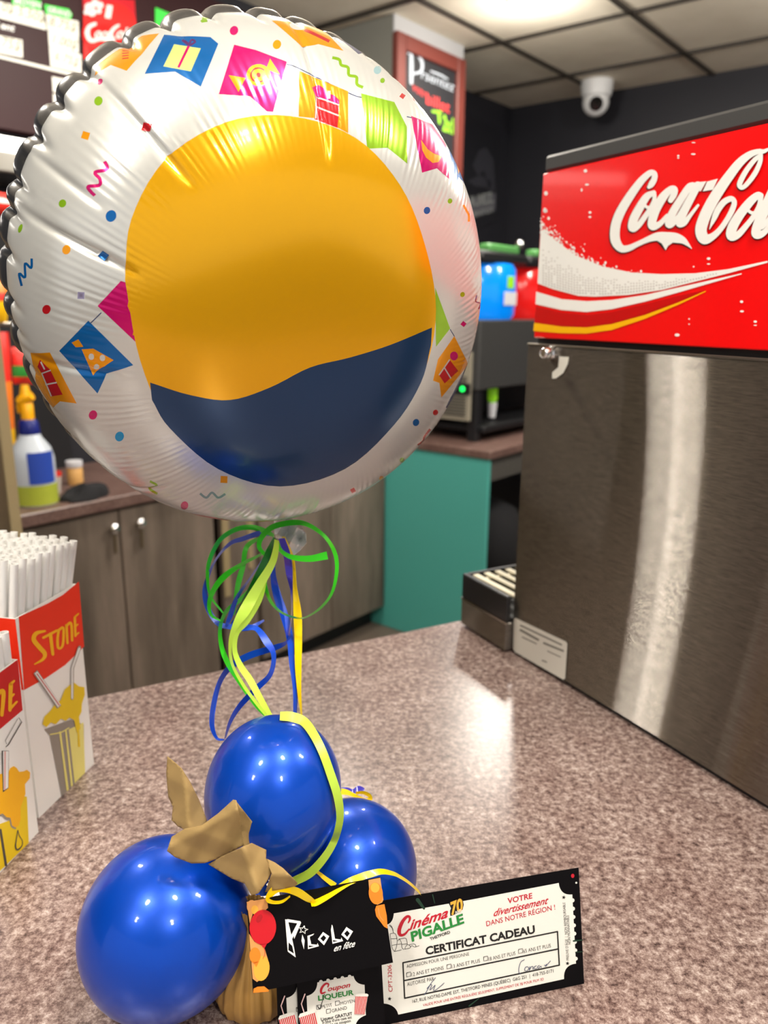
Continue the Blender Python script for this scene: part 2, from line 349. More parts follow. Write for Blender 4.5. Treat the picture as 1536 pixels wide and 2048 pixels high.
# ---------------------------------------------------------------- back counter and cabinets
CT = 2.137; ZB = .84
TC = onz(978, 919, .868)                       # top near corner of the teal panel
a0 = TC.dot(E1); t0 = TC.dot(E2); tl = CT-t0
def s_at(px, py, t): return onpl(px, py, bp(0, t, 0), -E2).dot(E1)
sL, sG0, sG1, sR = s_at(-60, 1100, CT), s_at(432, 1120, CT), s_at(520, 1120, CT), a0-.004
sm = s_at(245, 1120, CT)
one(lambda m: (m.box(bp(sL-.3, CT-.02, ZB), E1*(a0-.016-sL+.3), E2*(WT-CT+.012), Z*.04, 'laminate_back', .004)), 'worktop')
wt = bpy.data.objects['worktop']; tag(wt, 'brown speckled back worktop carrying the spray bottle and jar', 'worktop')
def cabinet(s0, s1, doors, label, knob_px):
    t = thing('base_cabinet', label, 'cabinet', bp((s0+s1)/2, CT+.25, 0), 'grey wood base cabinets')
    one(lambda m: (m.box(bp(s0, CT+.02, .1), E1*(s1-s0), E2*(WT-CT-.03), Z*(ZB-.1), 'wood'), m.box(bp(s0, CT+.08, 0), E1*(s1-s0), E2*(WT-CT-.1), Z*.1, 'near_black')), 'body', t)
    for (a, b_), k in zip(doors, knob_px):
        d = one(lambda m: m.box(bp(a+.003, CT, .105), E1*(b_-a-.006), E2*.019, Z*(ZB-.115), 'wood', .002), 'door', t)
        if k:
            K = onpl(k[0], k[1], bp(0, CT, 0), -E2); K2 = onpl(k[0]+4, k[1]+48, bp(0, CT, 0), -E2)
            h = one(lambda m: (m.tube([K, K-E2*.02], .006, 'chrome', 10), m.lathe(K-E2*.018, [(.014, 0), (.016, .006), (.011, .012), (.0001, .014)], 'chrome', 20, -E2), m.tube([K-E2*.016, K2-E2*.016], .006, 'bronze', 8)), 'handle', d, True)
    return t
cabinet(sL, sG0, [(sL, sm), (sm, sG0)], 'grey wood base cabinet with two knobbed doors left of the ribbons', [(222, 1056), (275, 1045)])
cabinet(sG1, sR, [(sG1, (sG1+sR)/2+.02), ((sG1+sR)/2+.02, sR)], 'grey wood base cabinet between the ribbons and the teal panel', [None, None])
t = thing('leaning_board', 'brown board with cream edges standing in the gap between the cabinets', 'board', bp((sG0+sG1)/2, CT+.05, 0))
one(lambda m: m.box(bp(sG0+.03, CT+.0, .0), E1*(sG1-sG0-.05), E2*.02, Z*(ZB-.005), 'wood'), 'panel', t)
one(lambda m: m.box(bp(sG0+.03, CT-.006, .42), E1*.03, E2*.006, Z*(ZB-.43), 'cream', .001), 'edge_strip', t)
one(lambda m: m.box(bp(sG1-.06, CT-.006, .5), E1*.022, E2*.006, Z*(ZB-.51), 'cream', .001), 'edge_strip', t)

# things on the back worktop
def spot(px, py, z=ZB+.04): return onz(px, py, z)
B = spot(74, 1006); s_ = depth(B)/FPX
t = thing('spray_bottle', 'translucent spray bottle with yellow trigger and green liquid on the back worktop', 'bottle', B)
one(lambda m: m.lathe(B, [(.0, 0), (39*s_, 0), (41*s_, 3*s_), (41*s_, 92*s_), (36*s_, 112*s_), (22*s_, 132*s_), (19*s_, 140*s_)], 'bottle_clear', 32), 'body', t, True)
one(lambda m: m.lathe(B, [(.0, .004), (41.4*s_, .004), (41.6*s_, 42*s_), (38*s_, 43*s_)], 'bottle_liquid', 32), 'liquid', t, True)
one(lambda m: m.lathe(B+Z*138*s_, [(19*s_, 0), (20*s_, 4*s_), (18*s_, 24*s_), (14*s_, 30*s_)], 'bottle_blue', 28), 'cap', t, True)
def trig(m):
    T = B+Z*164*s_; X = RIGHT
    m.lathe(T, [(12*s_, 0), (12*s_, 34*s_), (9*s_, 38*s_)], 'trigger_yellow', 20)
    m.tube([T+Z*36*s_-X*14*s_, T+Z*44*s_, T+Z*50*s_+X*12*s_], [9*s_, 14*s_, 9*s_], 'trigger_yellow', 12); m.tube([T+Z*42*s_-X*8*s_, T+Z*30*s_-X*16*s_, T+Z*16*s_-X*16*s_], [5*s_, 4*s_, 3*s_], 'trigger_yellow', 8)
    m.tube([T+Z*50*s_, T+Z*70*s_], [11*s_, 7*s_], 'trigger_yellow', 12)
one(trig, 'trigger', t, True)
def lab(m):
    vs, fs = [], []; rr = 42.4*s_
    for j in range(2):
        for k in range(9):
            a = math.radians(-78+k*9); vs.append(B+V((math.cos(a)*rr, math.sin(a)*rr, (46+62*j)*s_)))
    fs = [(k, k+1, 10+k, 9+k) for k in range(8)]
    m.add(vs, fs, 'label_blue')
one(lab, 'label', t, True)
B = spot(152, 968); s_ = depth(B)/FPX
t = thing('spice_jar', 'small amber jar with white lid on the back worktop', 'jar', B)
one(lambda m: m.lathe(B, [(0, 0), (14*s_, 0), (15*s_, 3*s_), (15*s_, 32*s_), (12*s_, 36*s_)], 'jar_amber', 24), 'body', t, True)
one(lambda m: m.lathe(B+Z*35*s_, [(15*s_, 0), (16*s_, 2*s_), (16*s_, 12*s_), (0, 13*s_)], 'lid_white', 24), 'lid', t, True)
B = spot(108, 985); s_ = depth(B)/FPX
t = thing('plastic_cup', 'small clear cup with red rim behind the spray bottle', 'cup', B)
one(lambda m: m.lathe(B, [(0, 0), (13*s_, 0), (17*s_, 34*s_), (15.5*s_, 34*s_), (12*s_, 2*s_)], 'cup_clear', 24), 'body', t, True)
one(lambda m: m.lathe(B+Z*33*s_, [(16*s_, 0), (17.5*s_, 1*s_), (17.5*s_, 8*s_), (0, 9*s_)], 'bag_red', 24), 'rim', t, True)
B = spot(170, 996); s_ = depth(B)/FPX
def cloth(m):
    vs, fs = [], []; nu, nv = 28, 10
    for j in range(nv+1):
        for i in range(nu):
            a = 2*math.pi*i/nu; q = j/nv; r_ = (1-q*q)**.5 if q < 1 else 0
            k = 1+.12*math.sin(3*a+1)+.07*math.sin(7*a)
            P = B+E1*math.cos(a)*50*s_*r_*k+E2*math.sin(a)*30*s_*r_*k+Z*(26*s_*q*(1+.25*math.sin(2.3*a+4*q)+.3*math.cos(a))); vs.append(P)
    for j in range(nv):
        for i in range(nu): fs.append((j*nu+i, j*nu+(i+1) % nu, (j+1)*nu+(i+1) % nu, (j+1)*nu+i))
    m.add(vs, fs, 'cloth_black')
o = one(cloth, 'black_cloth', None, 2); tag(o, 'crumpled black cloth lying on the back worktop', 'cloth')

# steel case post and sweet bags at the far left
P1 = onz(43, 1062, ZB+.04)+(CAM-onz(43, 1062, ZB+.04))*.28; s_ = depth(P1)/FPX
ln = V((P1.x, P1.y, 0)); 
t = thing('display_case', 'bronze metal display case side with pale edge post beside the worktop', 'display case', V((P1.x, P1.y, 0)))
hz = 1.56
one(lambda m: m.box(V((P1.x, P1.y, 0))-E1*.5-E2*.0, E1*.485, E2*.3, Z*hz, 'bronze', .003), 'side_panel', t)
one(lambda m: m.box(V((P1.x, P1.y, 0))-E1*.02-E2*.006, E1*.02, E2*.306, Z*hz, 'cream', .002), 'edge_post', t)
BT = 2.35
t = thing('bag_rack', 'dark rack carrying bright sweet bags at the photo edge', 'rack', bp(s_at(30, 700, WT-.1), WT-.1, 1.2))
s0, s1 = s_at(-60, 600, BT+.1), s_at(180, 600, BT+.1)
one(lambda m: (m.box(bp(s0, WT-.03, ZB+.04), E1*(s1-s0), E2*.025, Z*.78, 'near_black')), 'back_panel', t)
zs = [onpl(20, y, bp(0, BT+.02, 0), -E2).z for y in (562, 655)]
for z_ in zs: one(lambda m: m.tube([bp(s0, WT-.02, z_+.01), bp(s0, BT, z_+.01), bp(s1, BT, z_+.01), bp(s1, WT-.02, z_+.01)], .006, 'steel_plain', 8), 'bar', t, True)
def bag(name, label, quad, cols):
    O = bp(0, BT-.012, 0); Q = [onpl(x, y, O, -E2) for x, y in quad]
    vs, fs, ms = [], [], []; n_ = 10
    for side in (1, -1):
        for j in range(n_+1):
            for i in range(n_+1):
                u, v_ = i/n_, j/n_; P = (Q[0]*(1-u)+Q[1]*u)*(1-v_)+(Q[3]*(1-u)+Q[2]*u)*v_
                h = .022*(max(math.sin(math.pi*u), 0)*max(math.sin(math.pi*v_), 0))**.6; vs.append(P-E2*h*side)
    mb = MB()
    for sd in (0, 1):
        o_ = sd*(n_+1)**2
        for j in range(n_):
            k = cols[min(int(j/n_*len(cols)), len(cols)-1)]
            fs = [(o_+j*(n_+1)+i, o_+j*(n_+1)+i+1, o_+(j+1)*(n_+1)+i+1, o_+(j+1)*(n_+1)+i) for i in range(n_)]
            mb.f += fs; mb.m += [k]*len(fs)
    mb.v = [tuple(p) for p in vs]
    o = mb.build(name, None, 2); tag(o, label, 'sweet bag', 'sweet bags on the rack'); return o
bag('sweet_bag', 'tall red and orange sweet bag hanging by the pale edge post', [(-20, 664), (18, 664), (32, 902), (-6, 910)], ['bag_red', 'bag_red', 'bag_orange', 'bag_orange', 'bag_yellow'])
bag('sweet_bag', 'yellow sweet bag with orange top, above the tall red and orange one', [(-30, 560), (20, 560), (14, 645), (-30, 645)], ['bag_orange', 'bag_red', 'bag_yellow', 'bag_yellow'])
bag('sweet_bag', 'red sweet bag with green corner, behind the balloon edge', [(22, 694), (62, 694), (66, 768), (26, 768)], ['bag_red', 'bag_red', 'bag_green', 'bag_red'])
bag('sweet_bag', 'dark red sweet bag with white lettering, topmost on the rack', [(-30, 380), (24, 388), (28, 432), (-30, 428)], ['bag_red', 'print_white', 'bag_red', 'bag_red'])

# menu board
O = bp(0, WT-.06, 2); n_ = -E2
c = crop(0, 0, 5.12)
t = thing('menu_board', 'dark maroon price board with white price cards high on the left wall', 'menu board', onpl(60, 130, O, n_))
p = Print(O, n_); zb = onpl(30, 262, O, n_).z; sa, sb = s_at(-200, 100, WT-.06), s_at(520, 60, WT-.06)
p.mb.box(bp(sa, WT-.059, zb), E1*(sb-sa), E2*.057, Z*(ZC-.06-zb), 'menu_maroon', .003)
p.mb.build('board', t)
def card(quad, txt, a=None, b_=None, h=15, mt='menu_card', ink='menu_ink', nm='price_card'):
    q = Print(O, n_, base=.002); q.poly(c(quad), mt, 1)
    if txt: q.text(txt, *c([a, b_]), h, ink, 3, bold=.025)
    q.mb.build(nm, t)
card([(-300, -50), (440, 120), (470, 310), (-300, 110)], '0$ 5.50$', (0, 110), (450, 235), 18)
card([(470, 145), (800, 220), (805, 388), (480, 305)], '8.75$', (490, 260), (770, 330), 18)
card([(488, 312), (800, 390), (803, 545), (500, 478)], '1.00$', (530, 440), (775, 510), 18)
card([(500, 482), (828, 560), (832, 752), (515, 680)], '6.75$', (545, 610), (790, 690), 18)
card([(-200, 325), (225, 412), (230, 592), (-200, 505)], '75$', (0, 480), (200, 525), 20)
card([(528, 785), (730, 825), (740, 968), (540, 940)], '6.00', (560, 900), (720, 935), 14)
card([(540, 960), (740, 985), (745, 1120), (545, 1090)], None)
card([(120, -40), (415, 10), (420, 105), (125, 50)], 'MOYEN', (140, 35), (410, 85), 11, 'menu_green', 'print_white')
card([(450, 45), (700, 95), (735, 150), (715, 205), (470, 145)], 'GRAND', (480, 120), (715, 180), 11, 'menu_green', 'print_white')
q = Print(O, n_, base=.002); q.stroke(c([(-150, 545, 30), (720, 758, 30)]), 'menu_card', 1, sub=1); q.text('ent', *c([(0, 290), (140, 325)]), 13, 'print_white', 2, bold=.03); q.text('$', *c([(-60, 280), (-20, 290)]), 13, 'print_white', 2)
q.poly([(310, 15), (365, 38), (362, 90), (310, 80)], 'menu_green', 1); q.mb.build('lettering', t)
O2 = O; p = Print(O2, n_, base=.004)
t2 = thing('soda_banner', 'red soda banner with bright red disc hanging beside the price cards', 'banner', onpl(215, 60, O, n_))
p.poly(c([(840, -40), (1370, 0), (1390, 300), (1200, 700), (875, 830)]), 'banner_red', 0); p.mb.build('banner_sheet', t2)
p = Print(O2, n_, base=.006); p.ell(*c([(1110, 320)])[0], 52, 58, 'banner_bright', 1, .5, 36); p.poly(c([(846, 160), (1370, 330), (1200, 560), (850, 610)]), 'banner_bright', 1); p.mb.build('disc', t2)
p = Print(O2, n_, base=.008)
p.stroke(c([(960, 250, 34), (900, 280, 40), (880, 350, 46), (920, 420, 40), (1020, 405, 30), (1120, 425, 34), (1170, 425, 10)]), 'print_white'); p.text('oca', *c([(945, 385), (1110, 400)]), 19, 'print_white', 2, .3, .03)
p.stroke(c([(1200, 265, 26), (1150, 300, 34), (1120, 360, 36), (1150, 405, 30)]), 'print_white'); p.text('ola', *c([(1165, 395), (1330, 400)]), 21, 'print_white', 2, .3, .03)
for (x, y, r_) in [(900, 80, 46), (960, 40, 40), (1010, 60, 36), (930, 130, 44), (870, 130, 26), (1000, 120, 26)]: p.ell(*c([(x, y)])[0], r_/5.12, r_/5.12, 'print_white', 1, n=12)
p.text('1', *c([(1060, 180), (1120, 190)]), 24, 'print_white', 2, bold=.04)
p.mb.build('lettering', t2)
# lit fitting below the menu board
zl = onpl(20, 272, bp(0, WT-.3, 0), -E2).z; zm = onpl(20, 304, bp(0, WT-.3, 0), -E2).z; zn = onpl(20, 345, bp(0, WT-.3, 0), -E2).z
sb2 = s_at(150, 320, WT-.3)
t = thing('strip_light', 'bright strip light on a grey shelf below the price board', 'light fitting', bp(sb2-.4, WT-.15, zn))
one(lambda m: m.box(bp(sb2-1.4, WT-.30, zn), E1*1.4, E2*.298, Z*(zm-zn), 'steel_plain', .004), 'shelf', t)
one(lambda m: m.box(bp(sb2-1.4, WT-.29, zm), E1*1.39, E2*.08, Z*(zl-zm), 'tube_lit', .004), 'diffuser', t)

# ---------------------------------------------------------------- teal island with the slush machine
ist = thing('island_counter', 'counter return with teal end panel and brown worktop behind the dispenser', 'counter', bp(a0+.6, t0+.2, 0))
one(lambda m: m.box(bp(a0, t0, 0), E1*.02, E2*(WT-t0-.01), Z*.868, 'teal', .003), 'end_panel', ist)
one(lambda m: m.box(bp(a0-.012, t0-.012, .868), E1*1.75, E2*(WT-t0+.004), Z*.035, 'laminate_back', .004), 'worktop', ist)
one(lambda m: m.box(bp(a0+.02, t0+.01, .77), E1*1.7, E2*.02, Z*.098, 'case_grey'), 'apron', ist)
one(lambda m: (m.box(bp(a0+.02, t0+.45, 0), E1*1.7, E2*.02, Z*.77, 'near_black'), m.box(bp(a0+1.6, t0+.01, 0), E1*.02, E2*.44, Z*.77, 'near_black')), 'carcass', ist)
one(lambda m: m.box(bp(a0+.02, t0+.01, .30), E1*1.58, E2*.44, Z*.02, 'bronze'), 'shelf', ist)
bb = MB(); Bc = bp(a0+.32, t0+.2, .32)
def sack(m):
    prof = [(0, 0), (.16, 0), (.19, .05), (.18, .16), (.14, .25), (.05, .3), (0, .31)]
    m.lathe(Bc, prof, 'cloth_black', 20)
o = one(sack, 'black_sack', None, True); tag(o, 'black sack on the open shelf beside the teal panel', 'sack')
ZI = .903
K = onz(952, 886, ZI); ks, kt = K.dot(E1), K.dot(E2)
zq = lambda py, px=960: CAM.z+ (ray(px, py).z/ray(px, py).xy.length)*(K.xy.length)
zh1, zh0, zl0 = zq(640), zq(782), zq(868)
sl = thing('slush_machine', 'dark slush machine with blue and red bowls on the teal island counter', 'drinks machine', K)
SW = .86
one(lambda m: m.box(bp(ks, kt, zh0), E1*SW, E2*.42, Z*(zh1-zh0), 'dark_plastic', .006), 'head', sl)
one(lambda m: m.box(bp(ks+.0, kt+.22, ZI+.07), E1*SW, E2*.2, Z*(zh0-ZI-.07), 'near_black', .004), 'body', sl)
one(lambda m: m.box(bp(ks+.03, kt-.02, zl0-.0), E1*(SW-.05), E2*.25, Z*.03, 'near_black', .006), 'drip_tray', sl)
for (u, v_) in ((.01, .01), (SW-.06, .01), (.01, .36), (SW-.06, .36)): one(lambda m: m.box(bp(ks+u, kt+v_, ZI), E1*.045, E2*.045, Z*.09 if v_ > .2 else Z*(zh0-ZI), 'near_black', .003), 'leg', sl)
def vent(m):
    m.box(bp(ks-.012, kt+.03, ZI+.09), E1*.012, E2*.36, Z*(zh1-ZI-.22), 'vent_grey', .002)
    for k in range(14): m.box(bp(ks-.018, kt+.05, ZI+.11+k*.0125), E1*.006, E2*.32, Z*.0045, 'case_grey')
    m.box(bp(ks-.02, kt+.03, zq(790)), E1*.008, E2*.36, Z*.045, 'near_black')
one(vent, 'vent_panel', sl)
L_ = onpl(925, 778, bp(ks-.02, 0, 0), -E1)
one(lambda m: m.lathe(L_-E1*.001, [(.011, 0), (.009, .004), (0, .006)], 'led_green', 16, -E1), 'indicator_light', sl, True)
for i, (c0, liq, lbl) in enumerate(((.235, 'slush_blue', 'blue slush bowl'), (.64, 'slush_red', 'red slush bowl'))):
    Bx = bp(ks+c0, kt+.2, zh1)
    w_ = .195
    b_ = one(lambda m: m.lathe(Bx, [(0, 0), (w_*.9, 0), (w_*.97, .02), (w_, .12), (w_*.97, .21), (w_*.9, .232), (0, .234)], liq, 40), 'slush_bowl', sl, True)
    if lbl: b_['label'] = lbl
    one(lambda m: m.box(Bx-E1*w_-E2*.17+Z*.228, E1*2*w_, E2*.34, Z*.05, 'near_black', .012), 'lid', b_, True)
    one(lambda m: m.box(Bx-E1*w_*.55-E2*.15+Z*.275, E1*w_*1.3, E2*.06, Z*.035, 'lid_green', .008), 'lid_flap', b_, True)
    one(lambda m: (ball(m, Bx-E2*.15+E1*w_*.72+Z*.32, .02, 'chrome', 12)), 'lid_knob', b_, True)
    one(lambda m: (m.box(Bx-E2*(w_+.004)-E1*.05+Z*.06, E1*.1, E2*.004, Z*.055, 'lid_white', .001), m.box(Bx-E2*(w_+.005)-E1*.03+Z*.13, E1*.05, E2*.004, Z*.05, 'slush_green', .001)), 'sticker', b_)
    T = Bx-E2*.15; zt_ = zq(782, 995)
    tp = one(lambda m: m.box(V((T.x, T.y, zh0-.075))-E1*.02, E1*.04, E2*.04, Z*.078, 'slush_green', .012), 'tap_handle', sl, True)
    one(lambda m: m.lathe(V((T.x, T.y, zh0-.14))+E2*.02, [(.016, 0), (.022, .066)], 'lid_white', 16), 'spout', tp, True)
# ================================================================== THE SERVICE COUNTER
YM = .49062
A = V((-math.sin(YM), math.cos(YM), 0)); Bv = V((math.cos(YM), math.sin(YM), 0)); ZT = 1.0
Lp = onz(175, 1394, ZT)
t = thing('service_counter', 'pink speckled laminate service counter under the balloons and dispenser', 'counter', V((0, .6, 0)))
one(lambda m: m.box(Lp-Bv*.75-A*1.05-Z*.04, Bv*2.3, A*1.05, Z*.04, 'laminate', .004), 'worktop', t)
one(lambda m: m.box(V((Lp.x, Lp.y, 0))-Bv*.7-A*.95, Bv*2.2, A*.9, Z*.96, 'wood'), 'base', t)

# ---------------------------------------------------------------- drinks dispenser
O = onz(1025, 1306, ZT); U = -A
def sp(px, py): return onpl(px, py, O, -Bv)
z1, z2, z3, z4 = 1.4095, 1.4185, 1.603, 1.622
ds = thing('drinks_dispenser', 'large stainless steel drinks dispenser with red and white lettered sign', 'drinks dispenser', O+U*.3+Bv*.25)
LEN, WID = .60, .50
one(lambda m: m.box(O+Z*.006-U*.004, U*LEN, Bv*WID, Z*(z1-ZT-.006), 'steel', .0015), 'cabinet', ds)
one(lambda m: m.box(O+Bv*.006+U*.01, U*(LEN-.03), Bv*(WID-.012), Z*.008, 'near_black'), 'plinth', ds)
one(lambda m: m.box(O+U*.006+Bv*.008+Z*(z1-ZT), U*(LEN-.012), Bv*(WID-.016), Z*(z2-z1), 'near_black'), 'gasket', ds)
one(lambda m: m.box(O-U*.004-Bv*.0006+Z*(z1-ZT), U*LEN, Bv*.004, Z*.0022, 'steel_plain', .0004), 'top_lip', ds)
p = Print(O, -Bv, base=.0004)
p.mb.box(O+U*.0075+Z*(z2-ZT), U*(LEN-.02), Bv*(WID-.01), Z*(z3-z2), 'sign_red', .001)
c = crop(1024, 400, 3)
p.poly(c([(175, 175), (250, 230), (380, 330), (550, 400), (720, 435), (900, 445), (1100, 440), (1300, 415), (1536, 365), (1536, 376), (1300, 440), (1100, 490), (900, 540), (700, 570), (500, 580), (400, 575), (250, 535), (155, 500)]), 'print_white', 1)
top_ = [(175, 190), (250, 245), (380, 340), (550, 408), (720, 442), (900, 452), (1100, 447), (1300, 422)]; bot_ = [(155, 495), (250, 528), (380, 565), (550, 572), (720, 560), (900, 534), (1100, 484), (1300, 436)]
def lerp(tb, x):
    for (x0, y0), (x1, y1) in zip(tb, tb[1:]):
        if x <= x1: return y0+(y1-y0)*(x-x0)/(x1-x0)
    return tb[-1][1]
for x in range(190, 1240, 17):
    ya, yb_ = lerp(top_, x), lerp(bot_, x)
    nrow = int((yb_-ya)/15)
    for j in range(nrow):
        f_ = (j+.5)/nrow
        if f_ > .25+.35*random.random() and random.random() < .93: p.ell(*c([(x+random.uniform(-1, 1), ya+(yb_-ya)*f_)])[0], 1.25+1.0*f_, 1.1+.9*f_, 'dot_grey', 2, n=7)
for k in range(150):
    x = 175+abs(random.gauss(0, 1))**1.3*230
    if x > 800: continue
    h = abs(random.gauss(0, 1))*(46 if x < 450 else 26); y = lerp(top_, max(x, 176))-h+8; r_ = random.uniform(.7, 2.6)*(1 if h < 60 else .7)
    p.ell(*c([(x, y)])[0], r_, r_*1.15, 'print_white', 1.5+k*.004, n=10)
for (x, y, r_, e) in [(205, 65, 10, 12), (470, 75, 9, 8), (470, 102, 9, 6), (1182, 352, 11, 8), (1182, 384, 10, 4), (1092, 400, 5, 5), (1380, 610, 10, 8), (1382, 668, 12, 6), (1462, 730, 10, 7), (1462, 752, 10, 3), (993, 810, 15, 9), (1065, 714, 5, 5), (1065, 745, 4, 4)]: p.ell(*c([(x, y)])[0], r_/3, e/3, 'print_white', 1, n=12)
c3 = crop(1024, 0, 3)
for (x, y, r_, e) in [(443, 1025, 11, 10), (452, 1108, 12, 6), (420, 1140, 6, 10), (206, 1160, 11, 13), (200, 1262, 11, 15), (222, 1310, 8, 10), (1000, 935, 7, 6), (1000, 948, 7, 4), (1090, 925, 14, 5), (1092, 856, 12, 3)]: p.ell(*c3([(x, y)])[0], r_/3, e/3, 'print_white', 1, n=12)
p.poly(c([(147, 550), (300, 595), (450, 607), (600, 600), (800, 570), (1000, 525), (1200, 480), (1380, 440), (1380, 446), (1200, 497), (1000, 555), (800, 610), (600, 655), (450, 672), (300, 660), (143, 625)]), 'print_white', 1)
p.poly(c([(145, 640), (300, 675), (450, 690), (600, 672), (800, 625), (1000, 575), (1165, 540), (1000, 610), (800, 685), (600, 742), (450, 760), (300, 757), (136, 735)]), 'sign_dark_red', 1)
p.poly(c([(135, 737), (300, 760), (450, 765), (600, 745), (800, 690), (1000, 615), (1165, 545), (1166, 550), (1000, 629), (800, 713), (600, 780), (450, 801), (300, 799), (130, 786)]), 'print_yellow', 2)
ca, cb = crop(1200, 330, 7.68), crop(1350, 270, 8.258)
SA = [[(765, 340, 60), (800, 300, 92), (845, 220, 92), (848, 140, 90), (780, 125, 92), (650, 240, 112), (500, 440, 130), (350, 680, 142), (265, 880, 146), (240, 1060, 150), (262, 1190, 146), (340, 1282, 118), (450, 1280, 96), (600, 1210, 78), (760, 1140, 90), (900, 1100, 130), (1060, 1108, 150), (1180, 1122, 150), (1280, 1155, 110), (1350, 1210, 62), (1425, 1288, 6)],
      [(840, 425, 72), (730, 490, 112), (610, 680, 132), (525, 850, 134), (512, 970, 124), (600, 930, 92), (700, 800, 82), (800, 650, 72), (850, 520, 62), (840, 425, 72)], [(700, 625, 46), (760, 655, 50), (850, 610, 52), (900, 560, 46)],
      [(1100, 545, 80), (1150, 455, 98), (1165, 375, 88), (1100, 375, 98), (980, 500, 132), (870, 690, 138), (815, 870, 132), (830, 945, 122), (940, 900, 84), (1050, 780, 62)],
      [(1440, 320, 110), (1380, 350, 110), (1250, 540, 116), (1120, 760, 124), (1075, 905, 124), (1130, 900, 90), (1230, 780, 72), (1350, 560, 60), (1450, 380, 50)], [(1520, 310, 112), (1400, 540, 116), (1290, 760, 116), (1235, 895, 116), (1310, 890, 90), (1400, 780, 62), (1525, 620, 40)]]
SB = [[(1430, 340, 66), (1330, 420, 78), (1205, 580, 84), (1115, 740, 88), (1085, 830, 84), (1130, 872, 72), (1220, 800, 78), (1345, 630, 84), (1425, 450, 76), (1440, 330, 66)],
      [(1560, 240, 50), (1480, 275, 70), (1400, 275, 84), (1250, 330, 112), (1080, 470, 142), (900, 700, 162), (720, 960, 178), (570, 1220, 184), (475, 1450, 190), (450, 1600, 190), (505, 1715, 184), (620, 1690, 122), (750, 1580, 94), (880, 1400, 88), (970, 1230, 92), (1000, 1110, 86), (945, 1055, 92), (830, 1110, 102), (735, 1230, 104), (670, 1370, 86), (590, 1560, 10)],
      [(1440, 1000, 90), (1380, 1000, 110), (1250, 1120, 142), (1085, 1330, 154), (970, 1530, 164), (950, 1670, 156), (1060, 1650, 112), (1200, 1500, 92), (1330, 1330, 82), (1420, 1150, 82), (1440, 1000, 90)], [(1220, 1240, 50), (1300, 1290, 56), (1420, 1265, 60), (1500, 1200, 50)],
      [(1990, 420, 70), (1930, 360, 80), (1800, 560, 120), (1640, 900, 134), (1490, 1230, 142), (1385, 1500, 154), (1360, 1640, 140), (1450, 1640, 112), (1560, 1540, 84), (1700, 1300, 70), (1960, 700, 60), (1990, 420, 70)]]
def shf(pts, dx, dy): return [(q[0]+dx, q[1]+dy)+tuple(q[2:]) for q in pts]
LOGO = [ca(s) for s in SA]+[cb(s) for s in SB]+[cb(shf([(x*.95, y*.95, w_*.95) for x, y, w_ in s], 1000, 640)) for s in ([(1440-620, 320, 110), (760, 350, 110), (630, 540, 116), (500, 760, 124), (455, 905, 124), (510, 900, 90), (610, 780, 72), (730, 560, 60), (830, 380, 50)], [(900, 310, 112), (780, 540, 116), (670, 760, 116), (615, 895, 116), (690, 890, 90), (780, 780, 62), (905, 620, 40)])]
for i, s in enumerate(LOGO): p.stroke(shf(s, -2.4, 2.0), 'print_black', 4+i*.02, sub=6)
for i, s in enumerate(LOGO): p.stroke(s, 'print_white', 6+i*.6, sub=6)
p.poly(shf(cb([(540, 770), (722, 722), (640, 905), (468, 932)]), -1.8, 1.4), 'print_black', 4); p.poly(cb([(545, 770), (722, 722), (640, 905), (472, 932)]), 'print_white', 5.6)
p.poly(cb([(230, 800), (530, 765), (440, 930), (250, 900)]), 'print_white', 5.4)
p.poly(shf(ca([(890, 1170), (1020, 1312), (1095, 1215), (1000, 1140)]), -1.6, .6), 'print_black', 4); p.poly(ca([(890, 1165), (960, 1205), (1020, 1310), (1060, 1240), (1130, 1195), (1000, 1130)]), 'print_white', 5.5)
sg = p.mb.build('sign_panel', ds); sg['label'] = 'red sign with white script lettering and bubbles'
one(lambda m: m.box(O+U*.0075+Bv*.001+Z*(z3-ZT+.0008), U*(LEN-.02), Bv*(WID-.012), Z*(z4-z3-.0008), 'dark_plastic', .003), 'top_cap', ds)
# lock with paper tag
K = sp(1103, 706)
lk = one(lambda m: m.lathe(K, [(.0088, 0), (.0088, .003), (.0068, .004), (.0066, .012), (.0052, .0135), (.0046, .0125), (.0001, .0125)], 'chrome', 32, -Bv), 'lock', ds, True)
p = Print(O, -Bv, base=.001); p.poly([(1120, 713), (1139, 714), (1137, 728), (1128, 746), (1113, 757), (1106, 757), (1106, 745), (1118, 734)], 'label_white', 1)
p.mb.build('paper_tag', lk, thick=.0003)
p = Print(O, -Bv, base=.0004); c = crop(812, 1000, 3)
p.poly(c([(655, 706), (960, 848), (970, 862), (957, 1070), (945, 1078), (655, 912), (645, 895), (650, 715)]), 'label_white', 1)
for (a_, b_, w_) in [((690, 752), (935, 868), 9), ((690, 780), (795, 838), 14), ((830, 858), (945, 905), 12), ((700, 822), (785, 862), 7), ((850, 905), (930, 942), 6), ((820, 962), (845, 972), 8)]: p.stroke(c([a_+(w_,), b_+(w_,)]), 'label_ink', 2, sub=1)
p.mb.build('rating_label', ds)
